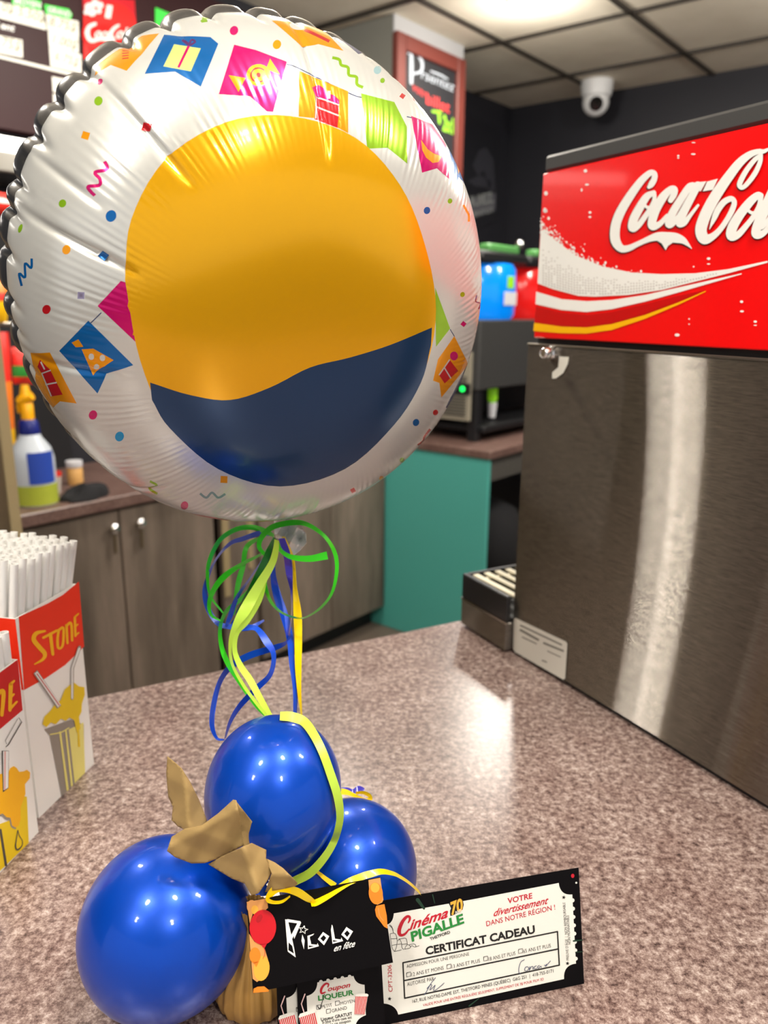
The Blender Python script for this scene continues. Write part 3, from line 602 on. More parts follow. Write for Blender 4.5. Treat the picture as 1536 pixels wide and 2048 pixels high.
# drip tray
TO = onz(921, 1251, ZT); tl = (O-TO).length
zt1, zt2 = onpl(919, 1182, O, -Bv).z, onpl(921, 1136, O, -Bv).z
dt = one(lambda m: (m.box(TO+Z*.004, U*(tl-.004), Bv*.44, Z*(zt1-ZT-.006), 'steel', .001)), 'drip_tray', ds)
def tray(m):
    h = Z*(zt2-zt1); a0 = TO+Z*(zt1-ZT); w_ = .007
    m.box(a0, U*(tl-.004), Bv*w_, h, 'black_plastic', .0012); m.box(a0+Bv*(.44-w_), U*(tl-.004), Bv*w_, h, 'black_plastic', .0012); m.box(a0+Bv*w_, U*w_, Bv*(.44-2*w_), h, 'black_plastic', .0012)
    m.box(a0+Bv*w_+U*w_, U*(tl-.004-w_), Bv*(.44-2*w_), Z*.004, 'near_black')
one(tray, 'tray_rim', dt)
one(lambda m: m.box(TO-U*.0006-Bv*.0006+Z*(zt1-ZT-.003), U*(tl-.004), Bv*.004, Z*.0025, 'steel_plain'), 'trim_line', dt)
def grl(m):
    a0 = TO+Z*(zt2-ZT-.004)
    for k in range(22): m.box(a0+Bv*(.012+k*.0195*.98)+U*.009, U*(tl-.014), Bv*.0095, Z*.003, 'grille', .0006)
    for k in range(2): m.box(a0+Bv*.01+U*(.02+k*.07)-Z*.0025, U*.004, Bv*.42, Z*.0025, 'grille')
one(grl, 'grille', dt)

# ---------------------------------------------------------------- straw boxes
def straw_box(Pn, Pf, ztop, wid, name, label, prints):
    d = (Pf-Pn); L = d.length; d.normalize(); lw = V((-d.y, d.x, 0));  h = ztop-ZT
    if lw.x > 0: lw = -lw
    t = thing(name, label, 'straw box', (Pn+Pf)/2+lw*wid/2)
    th = .0012; n_ = -lw
    p = Print(Pn, n_, base=.0002)
    p.mb.box(Pn, d*L, lw*th, Z*h, 'box_white'); p.mb.box(Pn+lw*(wid-th), d*L, lw*th, Z*h, 'box_white')
    p.mb.box(Pn+lw*th, d*th, lw*(wid-2*th), Z*h, 'box_white'); p.mb.box(Pf+lw*th-d*th, d*th, lw*(wid-2*th), Z*h, 'box_white'); p.mb.box(Pn+lw*th+d*th, d*(L-2*th), lw*(wid-2*th), Z*.001, 'box_white')
    prints(p)
    q = Print(Pn, -d, base=.0003, mb=p.mb); q.mb.box(Pn+Z*(h*.66)-d*.0003, d*.0003, lw*wid, Z*(h*.338), 'box_orange_red' if name == 'straw_box' and 'tall' in label else 'box_red')
    p.mb.build('carton', t); return t, d, L, lw
c1, c2 = crop(0, 1000, 3), crop(0, 1400, 5.12)
def far_print(p):
    p.poly([(37, 1234), (95, 1207), (125, 1190), (157.5, 1163), (168, 1293), (130, 1330), (90, 1357), (48, 1380)], 'box_orange_red', 0)
    Y = 'box_yellow'
    p.stroke(c1([(268, 786, 12), (215, 800, 24), (200, 838, 28), (235, 885, 28), (266, 922, 26), (255, 955, 18), (205, 985, 8)]), Y, 2)
    p.stroke(c1([(258, 826, 16), (338, 783, 14)]), Y, 2, sub=1); p.stroke(c1([(300, 805, 22), (314, 925, 18)]), Y, 2, sub=1)
    p.stroke(c1([(350, 780, 15), (343, 830, 16), (345, 880, 16), (358, 890, 14), (374, 868, 15), (379, 800, 15), (375, 765, 14), (350, 780, 15)]), Y, 2)
    p.stroke(c1([(396, 752, 16), (402, 858, 14)]), Y, 2, sub=1); p.stroke(c1([(396, 756, 14), (418, 736, 15), (427, 760, 15), (430, 842, 14)]), Y, 2)
    p.stroke(c1([(446, 705, 15), (450, 815, 14)]), Y, 2, sub=1)
    for a_, b_ in (((446, 702), (468, 682)), ((448, 760), (464, 746)), ((450, 812), (470, 796))): p.stroke(c1([a_+(11,), b_+(9,)]), Y, 2, sub=1)
    p.poly(c2([(450, 300), (720, 200), (855, 250), (866, 745), (752, 862), (632, 1005), (505, 365)]), 'box_grey', 1)
    p.poly(c2([(700, 300), (850, 230), (868, 744), (760, 852)]), 'box_pale', 2)
    p.stroke(c2([(610, 330, 20), (688, 920, 24)]), 'box_pale', 3, sub=1); p.stroke(c2([(668, 310, 18), (732, 880, 22)]), 'box_pale', 3, sub=1); p.stroke(c2([(510, 352, 12), (620, 330, 12), (700, 285, 12)]), 'box_pale', 3); p.stroke(c2([(797, 320, 16), (803, 470, 22)]), 'box_lemon', 4)
    p.poly(c1([(250, 1345), (262, 1300), (300, 1262), (325, 1225), (360, 1200), (385, 1135), (415, 1110), (440, 1095), (470, 1118), (502, 1122), (505, 1168), (488, 1220), (485, 1270), (470, 1300), (478, 1370), (458, 1398), (440, 1320), (412, 1305), (390, 1325), (362, 1312), (330, 1345), (300, 1335), (275, 1362)]), 'box_lemon', 5)
    p.poly(c1([(195, 1040), (218, 1020), (362, 1232), (338, 1252)]), 'box_grey', 6); p.poly(c1([(202, 1040), (218, 1027), (358, 1228), (342, 1244)]), 'print_white', 7); p.stroke(c1([(214, 1040, 5), (350, 1232, 5)]), 'box_red', 8, sub=1)
    p.stroke(c1([(472, 884, 20), (430, 1008, 18), (428, 1190, 16)]), 'box_grey', 6, sub=1); p.stroke(c1([(470, 890, 12), (428, 1008, 11), (427, 1188, 10)]), 'print_white', 7, sub=1)
Pn, Pf = onz(78, 1636, ZT), onz(188, 1528, ZT)
dd = (Pf-Pn).normalized(); nl = V((dd.y, -dd.x, 0)); ztop = onpl(37, 1234, Pn, nl).z
fb, d_, L_, lw_ = straw_box(Pn, Pf, ztop, .10, 'straw_box', 'tall straw box with orange red band, further from the balloons', far_print)
Pn2, Pf2 = onz(-40, 1788, ZT), onz(77, 1664, ZT)
dd2 = (Pf2-Pn2).normalized(); Pn2 = Pf2-dd2*.088; nl2 = V((dd2.y, -dd2.x, 0)); ztop2 = onpl(35, 1319, Pf2, nl2).z
def near_print(p):
    p.poly([(-78, 1410), (0, 1345), (35, 1319), (45, 1420), (0, 1458), (-75, 1524)], 'box_red', 0)
    Y = 'box_yellow'
    p.stroke(c1([(62, 1110, 26), (56, 1260, 20)]), Y, 2, sub=1)
    for a_, b_ in (((60, 1105), (82, 1085)), ((58, 1185), (80, 1165)), ((56, 1255), (98, 1210))): p.stroke(c1([a_+(18,), b_+(12,)]), Y, 2, sub=1)
    p.stroke(c1([(-30, 1190, 26), (-40, 1330, 20)]), Y, 2, sub=1); p.stroke(c1([(-30, 1190, 22), (0, 1150, 24), (18, 1160, 26), (8, 1290, 20)]), Y, 2)
    p.stroke(c1([(-52, 1260, 20), (-72, 1240, 20), (-86, 1300, 22), (-88, 1385, 22), (-70, 1390, 20), (-54, 1340, 20), (-52, 1260, 20)]), Y, 2)
    p.stroke(c1([(-150, 1345, 18), (-98, 1290, 18)]), Y, 2, sub=1); p.stroke(c1([(-124, 1320, 28), (-128, 1440, 24)]), Y, 2, sub=1)
    p.stroke(c1([(-160, 1330, 14), (-205, 1360, 28), (-212, 1410, 32), (-185, 1450, 32), (-175, 1490, 28), (-190, 1530, 20), (-225, 1565, 8)]), Y, 2)
    p.poly(c2([(-60, 1290), (100, 1230), (240, 985), (272, 990), (292, 1462), (60, 1690), (-60, 1800)]), 'box_lemon', 1)
    p.stroke(c2([(0, 1330, 24), (56, 1690, 26)]), 'box_ink', 2, sub=1)
    p.poly(c2([(-60, 770), (80, 740), (100, 695), (135, 676), (165, 695), (190, 735), (235, 730), (270, 714), (303, 740), (300, 800), (250, 862), (255, 960), (205, 1100), (205, 1220), (185, 1285), (150, 1305), (118, 1285), (100, 1205), (60, 1200), (20, 1160), (-60, 1200)]), 'box_yellow', 3)
    p.stroke(c2([(-20, 1180, 24), (20, 1175, 26), (60, 1210, 28), (100, 1225, 24), (118, 1290, 24), (150, 1312, 20)]), 'box_grey', 2)
    p.poly(c2([(10, 518), (84, 518), (80, 900), (22, 945)]), 'box_ink', 4); p.poly(c2([(22, 522), (80, 522), (75, 896), (28, 925)]), 'print_white', 5); p.stroke(c2([(42, 530, 14), (38, 915, 14)]), 'box_pink', 6, sub=1)
    p.stroke(c2([(185, 180, 6), (215, 225, 10), (80, 455, 10), (50, 480, 6)]), 'box_ink', 4, sub=1); p.stroke(c2([(175, 190, 4), (48, 415, 5), (60, 450, 5)]), 'box_ink', 4, sub=1)
    p.stroke(c2([(175, 1330, 8), (160, 1430, 10), (152, 1500, 14), (172, 1532, 16), (215, 1495, 10), (222, 1440, 7), (192, 1390, 7), (175, 1330, 7)]), 'box_ink', 4)
nb, d2_, L2_, lw2_ = straw_box(Pn2, Pf2, ztop2, .10, 'straw_box', 'straw box with deep red band cut by the photo edge, nearest the balloons', near_print)
def straw_mesh(L, r=.0040):
    mb = MB(); prof = [(r, 0), (r, L), (r*.82, L), (r*.82, L-.012)]
    mb.lathe((0, 0, 0), prof, 'straw_white', 10); o = mb.build('straw', None, True); bpy.data.objects.remove(o); return bpy.data.meshes['straw'] if 'straw' in bpy.data.meshes else None
def straws(P0, d, L, lw, wid, ztp, nx, ny, fan, zbox, label, group):
    mb = MB(); r = .0034 if nx > 8 else .0038; H = ztp-ZT-.002; lean = .0045 if nx > 8 else 0
    mb.lathe((0, 0, 0), [(r, 0), (r, H), (r*.82, H), (r*.82, H-.012)], 'straw_white', 10)
    proto = mb.build('straw', None, True); me = proto.data; first = True
    for j in range(ny):
        for i in range(nx):
            u, v_ = i/(nx-1), j/(ny-1)
            ctr_ = P0+d*L*.5+lw*wid*.5+Z*.0015; fz = (zbox-ZT)/H; tx, ty = L-.0105, wid-.0105
            b_ = ctr_+d*(u-.5)*(tx-fan*fz)+lw*(v_-.5)*(ty-fan*fz)-(d-lw*.7)*lean*fz/(1-fz)
            q = ctr_+Z*H+d*(u-.5)*(tx+fan*(1-fz))+lw*(v_-.5)*(ty+fan*(1-fz))+d*lean-lw*lean*.7+V((random.gauss(0, .0004), random.gauss(0, .0004), 0))
            ax = (q-b_).normalized()
            o = proto if first else proto.copy()
            if not first: COL.objects.link(o)
            first = False
            o.matrix_world = Matrix.Translation(b_+Z*random.uniform(0, .004)) @ ax.to_track_quat('Z', 'Y').to_matrix().to_4x4()
            tag(o, label, 'straw', group)
zs_ = None
Pt = Pf+d_*.012
for k in range(200):
    z_ = 1.15+k*.001
    r_ = V((Pt.x, Pt.y, z_))-CAM; py = 1024-FPX*r_.dot(UPV)/r_.dot(FWD)
    if py < 1066: zs_ = z_; break
straws(Pn, d_, L_, lw_, .10, zs_, 9, 10, .028, ztop, 'white straw in the tall bunch filling the orange red banded box', 'straws in the tall box')
Pt = Pf2
for k in range(300):
    z_ = 1.1+k*.001
    r_ = V((Pt.x, Pt.y, z_))-CAM; py = 1024-FPX*r_.dot(UPV)/r_.dot(FWD)
    if py < 1262: zs2 = z_; break
straws(Pn2, d2_, L2_, lw2_, .10, zs2, 8, 8, .004, ztop2, 'white straw in the deep red banded box at the photo edge', 'straws in the deep red box')
# ================================================================== FOIL BALLOON
BR, BTK = .1705, 1.0253
BC = CAM+ray(530.5, 599.3)*.5593
by, bpi = .5, -.3
BN = V((math.sin(by)*math.cos(bpi), -math.cos(by)*math.cos(bpi), math.sin(bpi))); BX = V((math.cos(by), math.sin(by), 0)); BY = BN.cross(BX)
nC, nX, nY, nN = [np.array(v) for v in (BC, BX, BY, BN)]
_a = np.linspace(0, math.pi/2, 600); _g = np.sin(_a)**2/np.sqrt(1+np.sin(_a)**2)
_I = np.concatenate([[0], np.cumsum((_g[1:]+_g[:-1])/2*(_a[1]-_a[0]))]); _Z = _I[-1]-_I
def prof(a): return np.interp(a, _a, _Z)
def kf(ph): return 1-.0138*np.cos(2*ph)-.0219*np.sin(2*ph)+.0022*np.cos(3*ph)-.0017*np.sin(3*ph)
NC = 44
cph = (np.arange(NC)+rng.uniform(-.22, .22, NC))*2*math.pi/NC; cdep = rng.uniform(.55, 1, NC)
# four long folds run far in from the rim
def phi_of(px, py):
    P = pxdisc(np.array([[px, py]]))[0]; return math.atan2(P[1], P[0])
tab = np.linspace(-math.pi, math.pi, 4001); lowm = sum(rng.normal()*np.sin(k*tab+rng.uniform(0, 6.28))/k for k in range(2, 14)); hiw = sum(rng.normal()*np.sin(k*tab+rng.uniform(0, 6.28)) for k in range(20, 60))/5
longf = []
def surf(W):
    """W = (N,2) polar-arc coordinates on the front half -> local X, Y, Z"""
    a = np.hypot(W[:, 0], W[:, 1]).clip(1e-9, math.pi/2); ph = np.arctan2(W[:, 1], W[:, 0]); rho = np.sin(a)
    k = kf(ph); z = prof(a)*BTK
    dphi = np.abs((ph[:, None]-cph[None]+math.pi) % (2*math.pi)-math.pi)
    cusp = (np.exp(-(dphi/.020)**2)*cdep).max(1)
    u_ = math.pi/2-a; g = np.clip(1-u_/.30, 0, 1)**1.6
    k = k*(1-.030*cusp*g)
    z = z*(1-.22*cusp*g)
    lm = np.interp(ph, tab, lowm); hw = np.interp(ph, tab, hiw)
    wr = np.sin(190*ph+3.2*lm+.5*hw)*(.55+.45*np.tanh(hw))
    wz = np.exp(-((rho-.80-.03*np.tanh(lm))/.12)**2)
    z = z+wr*wz*.0010
    wr2 = np.sin(46*ph+2*lm)*np.exp(-((rho-.90)/.07)**2); z = z+wr2*.0004
    for (p0, r0, dp) in longf:
        dl = np.abs((ph-p0+math.pi) % (2*math.pi)-math.pi)
        z = z-dp*np.exp(-(dl/.016)**2)*np.clip((rho-r0)/.12, 0, 1)*(1-.5*rho)-dp*.3*np.exp(-(dl/.07)**2)*np.clip((rho-r0)/.2, 0, 1)*(1-.7*rho)
    return np.stack([rho*np.cos(ph)*k*BR, rho*np.sin(ph)*k*BR, z*BR], 1)
def world(L): return nC+L[:, :1]*nX+L[:, 1:2]*nY+L[:, 2:]*nN
def pxdisc(px):
    """picture points -> polar-arc coordinates on the smooth front foil"""
    px = np.asarray(px, float); R_ = np.array(RIGHT); U_ = np.array(UPV); F_ = np.array(FWD); c_ = np.array(CAM)
    D = (px[:, :1]-768)/FPX*R_+(1024-px[:, 1:2])/FPX*U_+F_
    ts = np.linspace(.36, .72, 500); out = np.zeros((len(px), 2))
    for i, d in enumerate(D):
        P = c_+ts[:, None]*d-nC; x, y, z = P@nX, P@nY, P@nN; ph = np.arctan2(y, x); rr = np.hypot(x, y)/(BR*kf(ph))
        f = np.where(rr < 1, z/(BR*BTK)-prof(np.arcsin(rr.clip(0, 1))), 9+rr)
        neg = np.where(f < 0)[0]
        if len(neg):
            j = neg[0]; 
            if j > 0 and f[j-1] < 5:
                w_ = f[j-1]/(f[j-1]-f[j]); q = P[j-1]*(1-w_)+P[j]*w_
            else: q = P[j]
        else: q = P[int(np.argmin(np.where(rr < 1, np.abs(f), rr+5)))]
        x, y = q@nX, q@nY; ph = math.atan2(y, x); r_ = min(math.hypot(x, y)/(BR*float(kf(np.array([ph]))[0])), .9985); a = math.asin(r_)
        out[i] = (a*math.cos(ph), a*math.sin(ph))
    return out
for (px, py, r0, dp) in ((200, 165, .66, .03), (60, 430, .66, .034), (60, 708, .7, .024), (618, 110, .6, .026), (262, 985, .78, .03), (100, 335, .8, .03)): longf.append((phi_of(px, py), r0, dp))
ART = []
def A_poly(pts, ink): ART.append((pts, ink))
def A_ell(cx, cy, rx, ry, ink, rot=0, n=18): A_poly([(cx+rx*math.cos(t)*math.cos(rot)-ry*math.sin(t)*math.sin(rot), cy+rx*math.cos(t)*math.sin(rot)+ry*math.sin(t)*math.cos(rot)) for t in [2*math.pi*i/n for i in range(n)]], ink)
def A_line(pts, w_, ink, sub=4):
    q = spline([(p[0], p[1]) for p in pts], sub) if sub > 1 else pts; Ls, Rs = [], []
    for i, p in enumerate(q):
        a, b_ = q[max(i-1, 0)], q[min(i+1, len(q)-1)]; dx, dy = b_[0]-a[0], b_[1]-a[1]; L = math.hypot(dx, dy) or 1
        Ls.append((p[0]-dy/L*w_/2, p[1]+dx/L*w_/2)); Rs.append((p[0]+dy/L*w_/2, p[1]-dx/L*w_/2))
    for i in range(len(q)-1): A_poly([Ls[i], Ls[i+1], Rs[i+1], Rs[i]], ink)
g1, g2_, g4, g5 = crop(0, 0, 3), crop(512, 0, 3), crop(0, 512, 3), crop(512, 512, 3)
# bunting along the top
A_poly(g1([(600, 345), (690, 285), (850, 212), (955, 200), (760, 425), (665, 390), (565, 450)]), 'orange')
for k in range(5): A_line(g1([(733, 288+k*16), (772, 283+k*16)]), 2.2, 'red', 1)
A_poly(g1([(985, 208), (1262, 222), (1310, 262), (1205, 520), (1050, 430), (868, 443)]), 'cyan')
A_poly(g1([(1045, 265), (1205, 290), (1145, 428), (980, 398)]), 'lime'); A_line(g1([(1133, 275), (1070, 405)]), 5, 'magenta', 1)
for dx in (-28, 28): A_line(g1([(1133, 272), (1133+dx-12, 240), (1133+dx+10, 250), (1140, 272)]), 4, 'purple')
A_poly(g1([(1405, 268), (1536, 300), (1722, 370), (1638, 672), (1600, 668), (1500, 578), (1312, 565)]), 'magenta')
A_ell(517, 150, 24, 22, 'orange'); A_poly([(457, 150), (491, 156), (477, 184)], 'orange'); A_poly([(532, 138), (540, 117), (560, 149)], 'orange')
A_line([(517+15*math.cos(t), 150+14*math.sin(t)) for t in np.linspace(0, 5.6, 12)], 3.4, 'red', 2); A_ell(517, 150, 5, 5, 'red')
A_poly(g2_([(95, 122), (345, 138), (400, 170), (525, 305), (375, 265), (285, 285)]), 'orange'); A_ell(512+252/3, 155/3, 14, 8, 'white', .2); A_line(g2_([(295, 175), (440, 248)]), 6, 'red', 1)
A_poly(g2_([(455, 190), (520, 220), (640, 318), (615, 325)]), 'navy')
A_line(g2_([(185, 385), (262, 412), (560, 560), (635, 585)]), 1.8, 'navy'); A_line(g2_([(905, 700), (960, 712)]), 1.8, 'navy', 1)
A_poly(g2_([(260, 425), (553, 548), (553, 800), (480, 760), (380, 712), (256, 700)]), 'orange')
A_poly(g2_([(360, 578), (500, 628), (490, 768), (352, 716)]), 'red'); A_line(g2_([(368, 580), (360, 712)]), 3, 'white', 1); A_line(g2_([(368, 642), (496, 694)]), 3, 'white', 1); A_line(g2_([(366, 582), (500, 630)]), 3, 'white', 1)
A_poly(g2_([(338, 525), (362, 520), (385, 512), (412, 530), (430, 558), (470, 572), (500, 600), (500, 626), (362, 576)]), 'magenta'); A_line(g2_([(440, 545), (438, 592)]), 6, 'white', 1); A_line(g2_([(442, 518), (440, 542)]), 4, 'orange', 1)
A_poly(g2_([(630, 560), (830, 612), (905, 760), (908, 982), (790, 887), (668, 892)]), 'green')
A_poly(g2_([(930, 695), (1080, 755), (1140, 870), (1160, 1075), (1085, 1010), (997, 1036)]), 'magenta'); A_poly(g2_([(990, 838), (1030, 895), (1065, 920), (1115, 938), (1095, 972), (1060, 978), (1020, 945), (998, 900)]), 'orange')
A_poly(g2_([(1150, 868), (1200, 945), (1290, 1125), (1270, 1115), (1216, 1062), (1204, 1098)]), 'cyan'); A_poly(g2_([(1200, 960), (1240, 1030), (1215, 1045)]), 'orange')
# bunting down the two sides and along the bottom
A_poly(g4([(725, 150), (585, 300), (855, 555), (910, 560), (830, 180)]), 'magenta'); A_poly(g4([(775, 250), (765, 300), (790, 360), (815, 400), (795, 475), (850, 480), (860, 250)]), 'orange')
A_line(g4([(608, 340), (545, 402)]), 2, 'navy', 1)
A_poly(g4([(530, 388), (800, 655), (640, 710), (585, 825), (355, 570)]), 'cyan'); A_poly(g4([(490, 560), (560, 556), (682, 625), (600, 680), (560, 720)]), 'orange')
for x, y in ((548, 605), (615, 612), (580, 668)): A_ell(x/3, 512+y/3, 5.5, 6.5, 'white')
A_poly(g4([(430, 520), (470, 500), (500, 545), (455, 548)]), 'orange')
A_poly(g4([(185, 588), (300, 580), (460, 885), (360, 872), (312, 915), (215, 760)]), 'orange'); A_poly(g4([(250, 705), (302, 685), (376, 832), (308, 842)]), 'red'); A_line(g4([(250, 705), (308, 842)]), 2.4, 'white', 1); A_line(g4([(272, 772), (340, 760)]), 3, 'white', 1); A_line(g4([(250, 705), (304, 686)]), 3, 'white', 1)
A_poly(g4([(243, 630), (225, 665), (248, 702), (302, 684), (280, 665)]), 'red'); A_line(g4([(246, 640), (268, 682)]), 3, 'white', 1)
A_poly(g5([(1075, 190), (1165, 435), (1080, 545)]), 'green')
A_line(g5([(1165, 440), (1192, 485)]), 1.6, 'navy', 1)
A_poly(g5([(1190, 480), (1276, 650), (1112, 850), (1100, 762), (1062, 748), (1092, 620)]), 'orange'); A_poly(g5([(1098, 715), (1162, 622), (1214, 690), (1132, 765)]), 'red'); A_line(g5([(1098, 715), (1162, 622)]), 2.4, 'white', 1); A_line(g5([(1130, 670), (1170, 735)]), 2.4, 'white', 1); A_ell(512+1188/3, 512+600/3, 8, 9, 'magenta')
A_poly(g5([(1279, 668), (1150, 915), (1138, 908), (1262, 660)]), 'navy')
A_poly([(376, 1026), (460, 1040), (470, 1046), (376, 1036)], 'pink'); A_poly([(488, 1043), (562, 1040), (556, 1048), (488, 1050)], 'orange'); A_poly([(592, 1038), (640, 1024), (640, 1032), (596, 1044)], 'green')
# confetti
for x, y, r_, k in [(282, 187, 10, 'ltblue'), (197, 202, 9, 'green'), (125, 407, 8, 'green'), (222, 432, 11.5, 'cyan'), (133, 500, 9, 'orange'), (468, 61, 9, 'magenta'), (201, 163, 6, 'magenta'), (93, 619, 9, 'red'), (186, 830, 9, 'magenta'), (239, 873, 9.5, 'sky'), (369, 1011, 8, 'magenta'),
                    (755, 140, 8, 'ltblue'), (765, 161, 5, 'green'), (554, 89, 9, 'orange'), (854, 421, 7, 'cyan'), (925, 589, 5, 'green'), (871, 825, 5.5, 'red'), (832, 845, 7, 'cyan'), (763, 957, 5, 'orange'), (804, 920, 5, 'green'), (900, 402, 5, 'green')]: A_ell(x, y, r_*.92, r_*1.05, k, .4)
A_ell(40, 457, 4, 9, 'green', .2)
for x, y, s_, k, ro in [(295, 255, 17, 'red', .2), (171, 271, 15, 'orange', .3), (208, 513, 16, 'cyan', .6), (162, 591, 14, 'lav', .05), (448, 959, 14, 'orange', .05), (805, 192, 9, 'red', .6), (833, 200, 9, 'red', .7), (927, 648, 9, 'magenta', .7), (706, 981, 9, 'red', -.5)]:
    A_poly([(x+s_*.7*math.cos(ro+math.pi/4+i*math.pi/2), y+s_*.7*math.sin(ro+math.pi/4+i*math.pi/2)) for i in range(4)], k)
A_line(g1([(628, 968), (642, 1015), (570, 1035), (600, 1075), (595, 1112), (530, 1120), (545, 1150), (570, 1175)]), 7, 'magenta', 6)
A_line(g4([(190, 15), (187, 72), (150, 45), (150, 128), (115, 105), (130, 180)]), 5, 'cyan', 5)
A_line(g2_([(458, 345), (500, 358), (512, 390), (552, 405), (558, 450), (602, 462), (606, 505), (642, 525)]), 6, 'green', 5)
A_line(g1([(1212, 108), (1250, 100), (1208, 128), (1244, 124)]), 4.5, 'green', 4)
A_line(g2_([(1245, 1230), (1262, 1262), (1276, 1290), (1277, 1330)]), 4.5, 'orange', 4)
A_line(g5([(1325, 235), (1318, 272), (1345, 285), (1336, 318)]), 2.6, 'purple', 4); A_line(g5([(1045, 1038), (1010, 1085), (1002, 1110), (970, 1135)]), 4, 'red', 4)
A_line(g4([(900, 1352), (942, 1378), (900, 1402), (945, 1428)]), 4.5, 'green', 4); A_line(g4([(1200, 1425), (1238, 1450), (1272, 1420), (1310, 1450), (1352, 1428)]), 4.5, 'slate', 5)
# plain two-colour middle panel
def blob(pts, n=5): return [(x, y) for x, y in spline([(p[0], p[1]) for p in pts]+[pts[0]], n)][:-1]
A_poly(blob([(250, 560), (262, 440), (330, 320), (450, 245), (580, 232), (710, 275), (800, 370), (850, 490), (872, 620), (850, 740), (790, 840), (690, 930), (560, 965), (440, 930), (340, 850), (280, 720)]), 'yellow')
A_poly([(p[0], p[1]) for p in spline([(300, 765), (380, 790), (460, 800), (540, 775), (620, 735), (700, 715), (780, 690), (864, 655)], 5)]+[(p[0], p[1]) for p in spline([(862, 690), (842, 765), (788, 850), (690, 938), (560, 973), (436, 938), (340, 857), (304, 800)], 5)], 'blue')
def foil():
    pts = []; NA, NP = 78, 1000
    ring0 = []
    for i in range(NA+1):
        a = math.pi/2*(i/NA); n_ = 1 if i == 0 else int(max(12, NP*min(1, (a*.95)**1.1)))
        for j in range(n_):
            ph = 2*math.pi*(j+.5*(i % 2))/n_; pts.append((a*math.cos(ph), a*math.sin(ph)))
        if i == NA: ring0 = list(range(len(pts)-n_, len(pts)))
    edges = [(ring0[k], ring0[(k+1) % len(ring0)]) for k in range(len(ring0))]
    polys = []
    for pp, ink in ART:
        dense = []
        for k in range(len(pp)):
            a, b_ = pp[k], pp[(k+1) % len(pp)]; n_ = max(1, int(math.hypot(a[0]-b_[0], a[1]-b_[1])/9))
            dense += [(a[0]+(b_[0]-a[0])*q/n_, a[1]+(b_[1]-a[1])*q/n_) for q in range(n_)]
        w_ = pxdisc(dense); o = len(pts); pts += [tuple(x) for x in w_]; m_ = len(w_)
        edges += [(o+k, o+(k+1) % m_) for k in range(m_)]; polys.append((w_, ink))
    vs, es, fs, *_r = geometry.delaunay_2d_cdt([V(p) for p in pts], edges, [], 0, 1e-6)
    W = np.array([tuple(v) for v in vs]); Fc = [tuple(f) for f in fs]
    C = np.array([W[list(f)].mean(0) for f in Fc]); ink = np.zeros(len(Fc), int); names = ['white']
    for w_, k in polys:
        if k not in names: names.append(k)
        lo, hi = w_.min(0), w_.max(0); idx = np.where((C[:, 0] >= lo[0]) & (C[:, 0] <= hi[0]) & (C[:, 1] >= lo[1]) & (C[:, 1] <= hi[1]))[0]
        if not len(idx): continue
        x, y = C[idx, 0][:, None], C[idx, 1][:, None]; x0, y0 = w_[:, 0], w_[:, 1]; x1, y1 = np.roll(x0, -1), np.roll(y0, -1)
        cr = ((y0 <= y) & (y1 > y)).astype(int)-((y1 <= y) & (y0 > y)).astype(int)
        t_ = (y-y0)/np.where(y1 == y0, 1e-12, y1-y0); wn = (cr*((x0+t_*(x1-x0)) > x)).sum(1)
        ink[idx[wn != 0]] = names.index(k)
    keep = [i for i, f in enumerate(Fc) if np.hypot(*C[i]) < math.pi/2+1e-4]
    Fc = [Fc[i] for i in keep]; ink = ink[keep]
    Pw = world(surf(W)); h = 2e-3
    a_ = np.hypot(W[:, 0], W[:, 1]); sc_ = np.minimum(1, (math.pi/2-3*h)/np.maximum(a_, 1e-9)); Wc = W*sc_[:, None]
    dx = surf(Wc+[h, 0])-surf(Wc-[h, 0]); dy = surf(Wc+[0, h])-surf(Wc-[0, h]); N_ = np.cross(dx, dy); N_ /= np.linalg.norm(N_, axis=1)[:, None]
    Nw = N_[:, :1]*nX+N_[:, 1:2]*nY+N_[:, 2:]*nN
    out = []
    for f in Fc:
        p0, p1, p2 = W[f[0]], W[f[1]], W[f[2]]
        out.append(f if (p1[0]-p0[0])*(p2[1]-p0[1])-(p1[1]-p0[1])*(p2[0]-p0[0]) > 0 else f[::-1])
    me = bpy.data.meshes.new('front_foil'); me.from_pydata([tuple(p) for p in Pw], [], out)
    for k in names: me.materials.append(M['foil_'+k])
    me.polygons.foreach_set('material_index', list(map(int, ink))); me.polygons.foreach_set('use_smooth', [True]*len(out)); me.update()
    me.normals_split_custom_set_from_vertices([tuple(v) for v in Nw])
    o = bpy.data.objects.new('front_foil', me); COL.objects.link(o); return o
fbal = thing('foil_balloon', 'big round white foil balloon printed with party flags, confetti and a yellow and blue panel', 'balloon', BC)
ff = foil(); link(ff, fbal)
def backfoil(m):
    NA, NP = 40, 440; W = []
    for i in range(NA+1):
        a = math.pi/2*(1-i/NA) if i < NA else 1e-6
        for j in range(NP): W.append((a*math.cos(2*math.pi*j/NP), a*math.sin(2*math.pi*j/NP)))
    W = np.array(W); L = surf(W); a = np.hypot(W[:, 0], W[:, 1]); ph = np.arctan2(W[:, 1], W[:, 0])
    dphi = np.abs((ph[:, None]-cph[None]+math.pi) % (2*math.pi)-math.pi); puff = np.sqrt(1-np.clip(1-dphi.min(1)/.072, 0, 1)**2)
    u = (math.pi/2-a); bul = 1+.030*puff*np.exp(-((u-.16)/.16)**2)*np.clip(u/.05, 0, 1)
    L[:, 0] *= bul; L[:, 1] *= bul; L[:, 2] *= -1
    P = world(L); fs = [(i*NP+j, i*NP+(j+1) % NP, (i+1)*NP+(j+1) % NP, (i+1)*NP+j) for i in range(NA) for j in range(NP)]
    m.add([tuple(p) for p in P], fs, 'foil_back')
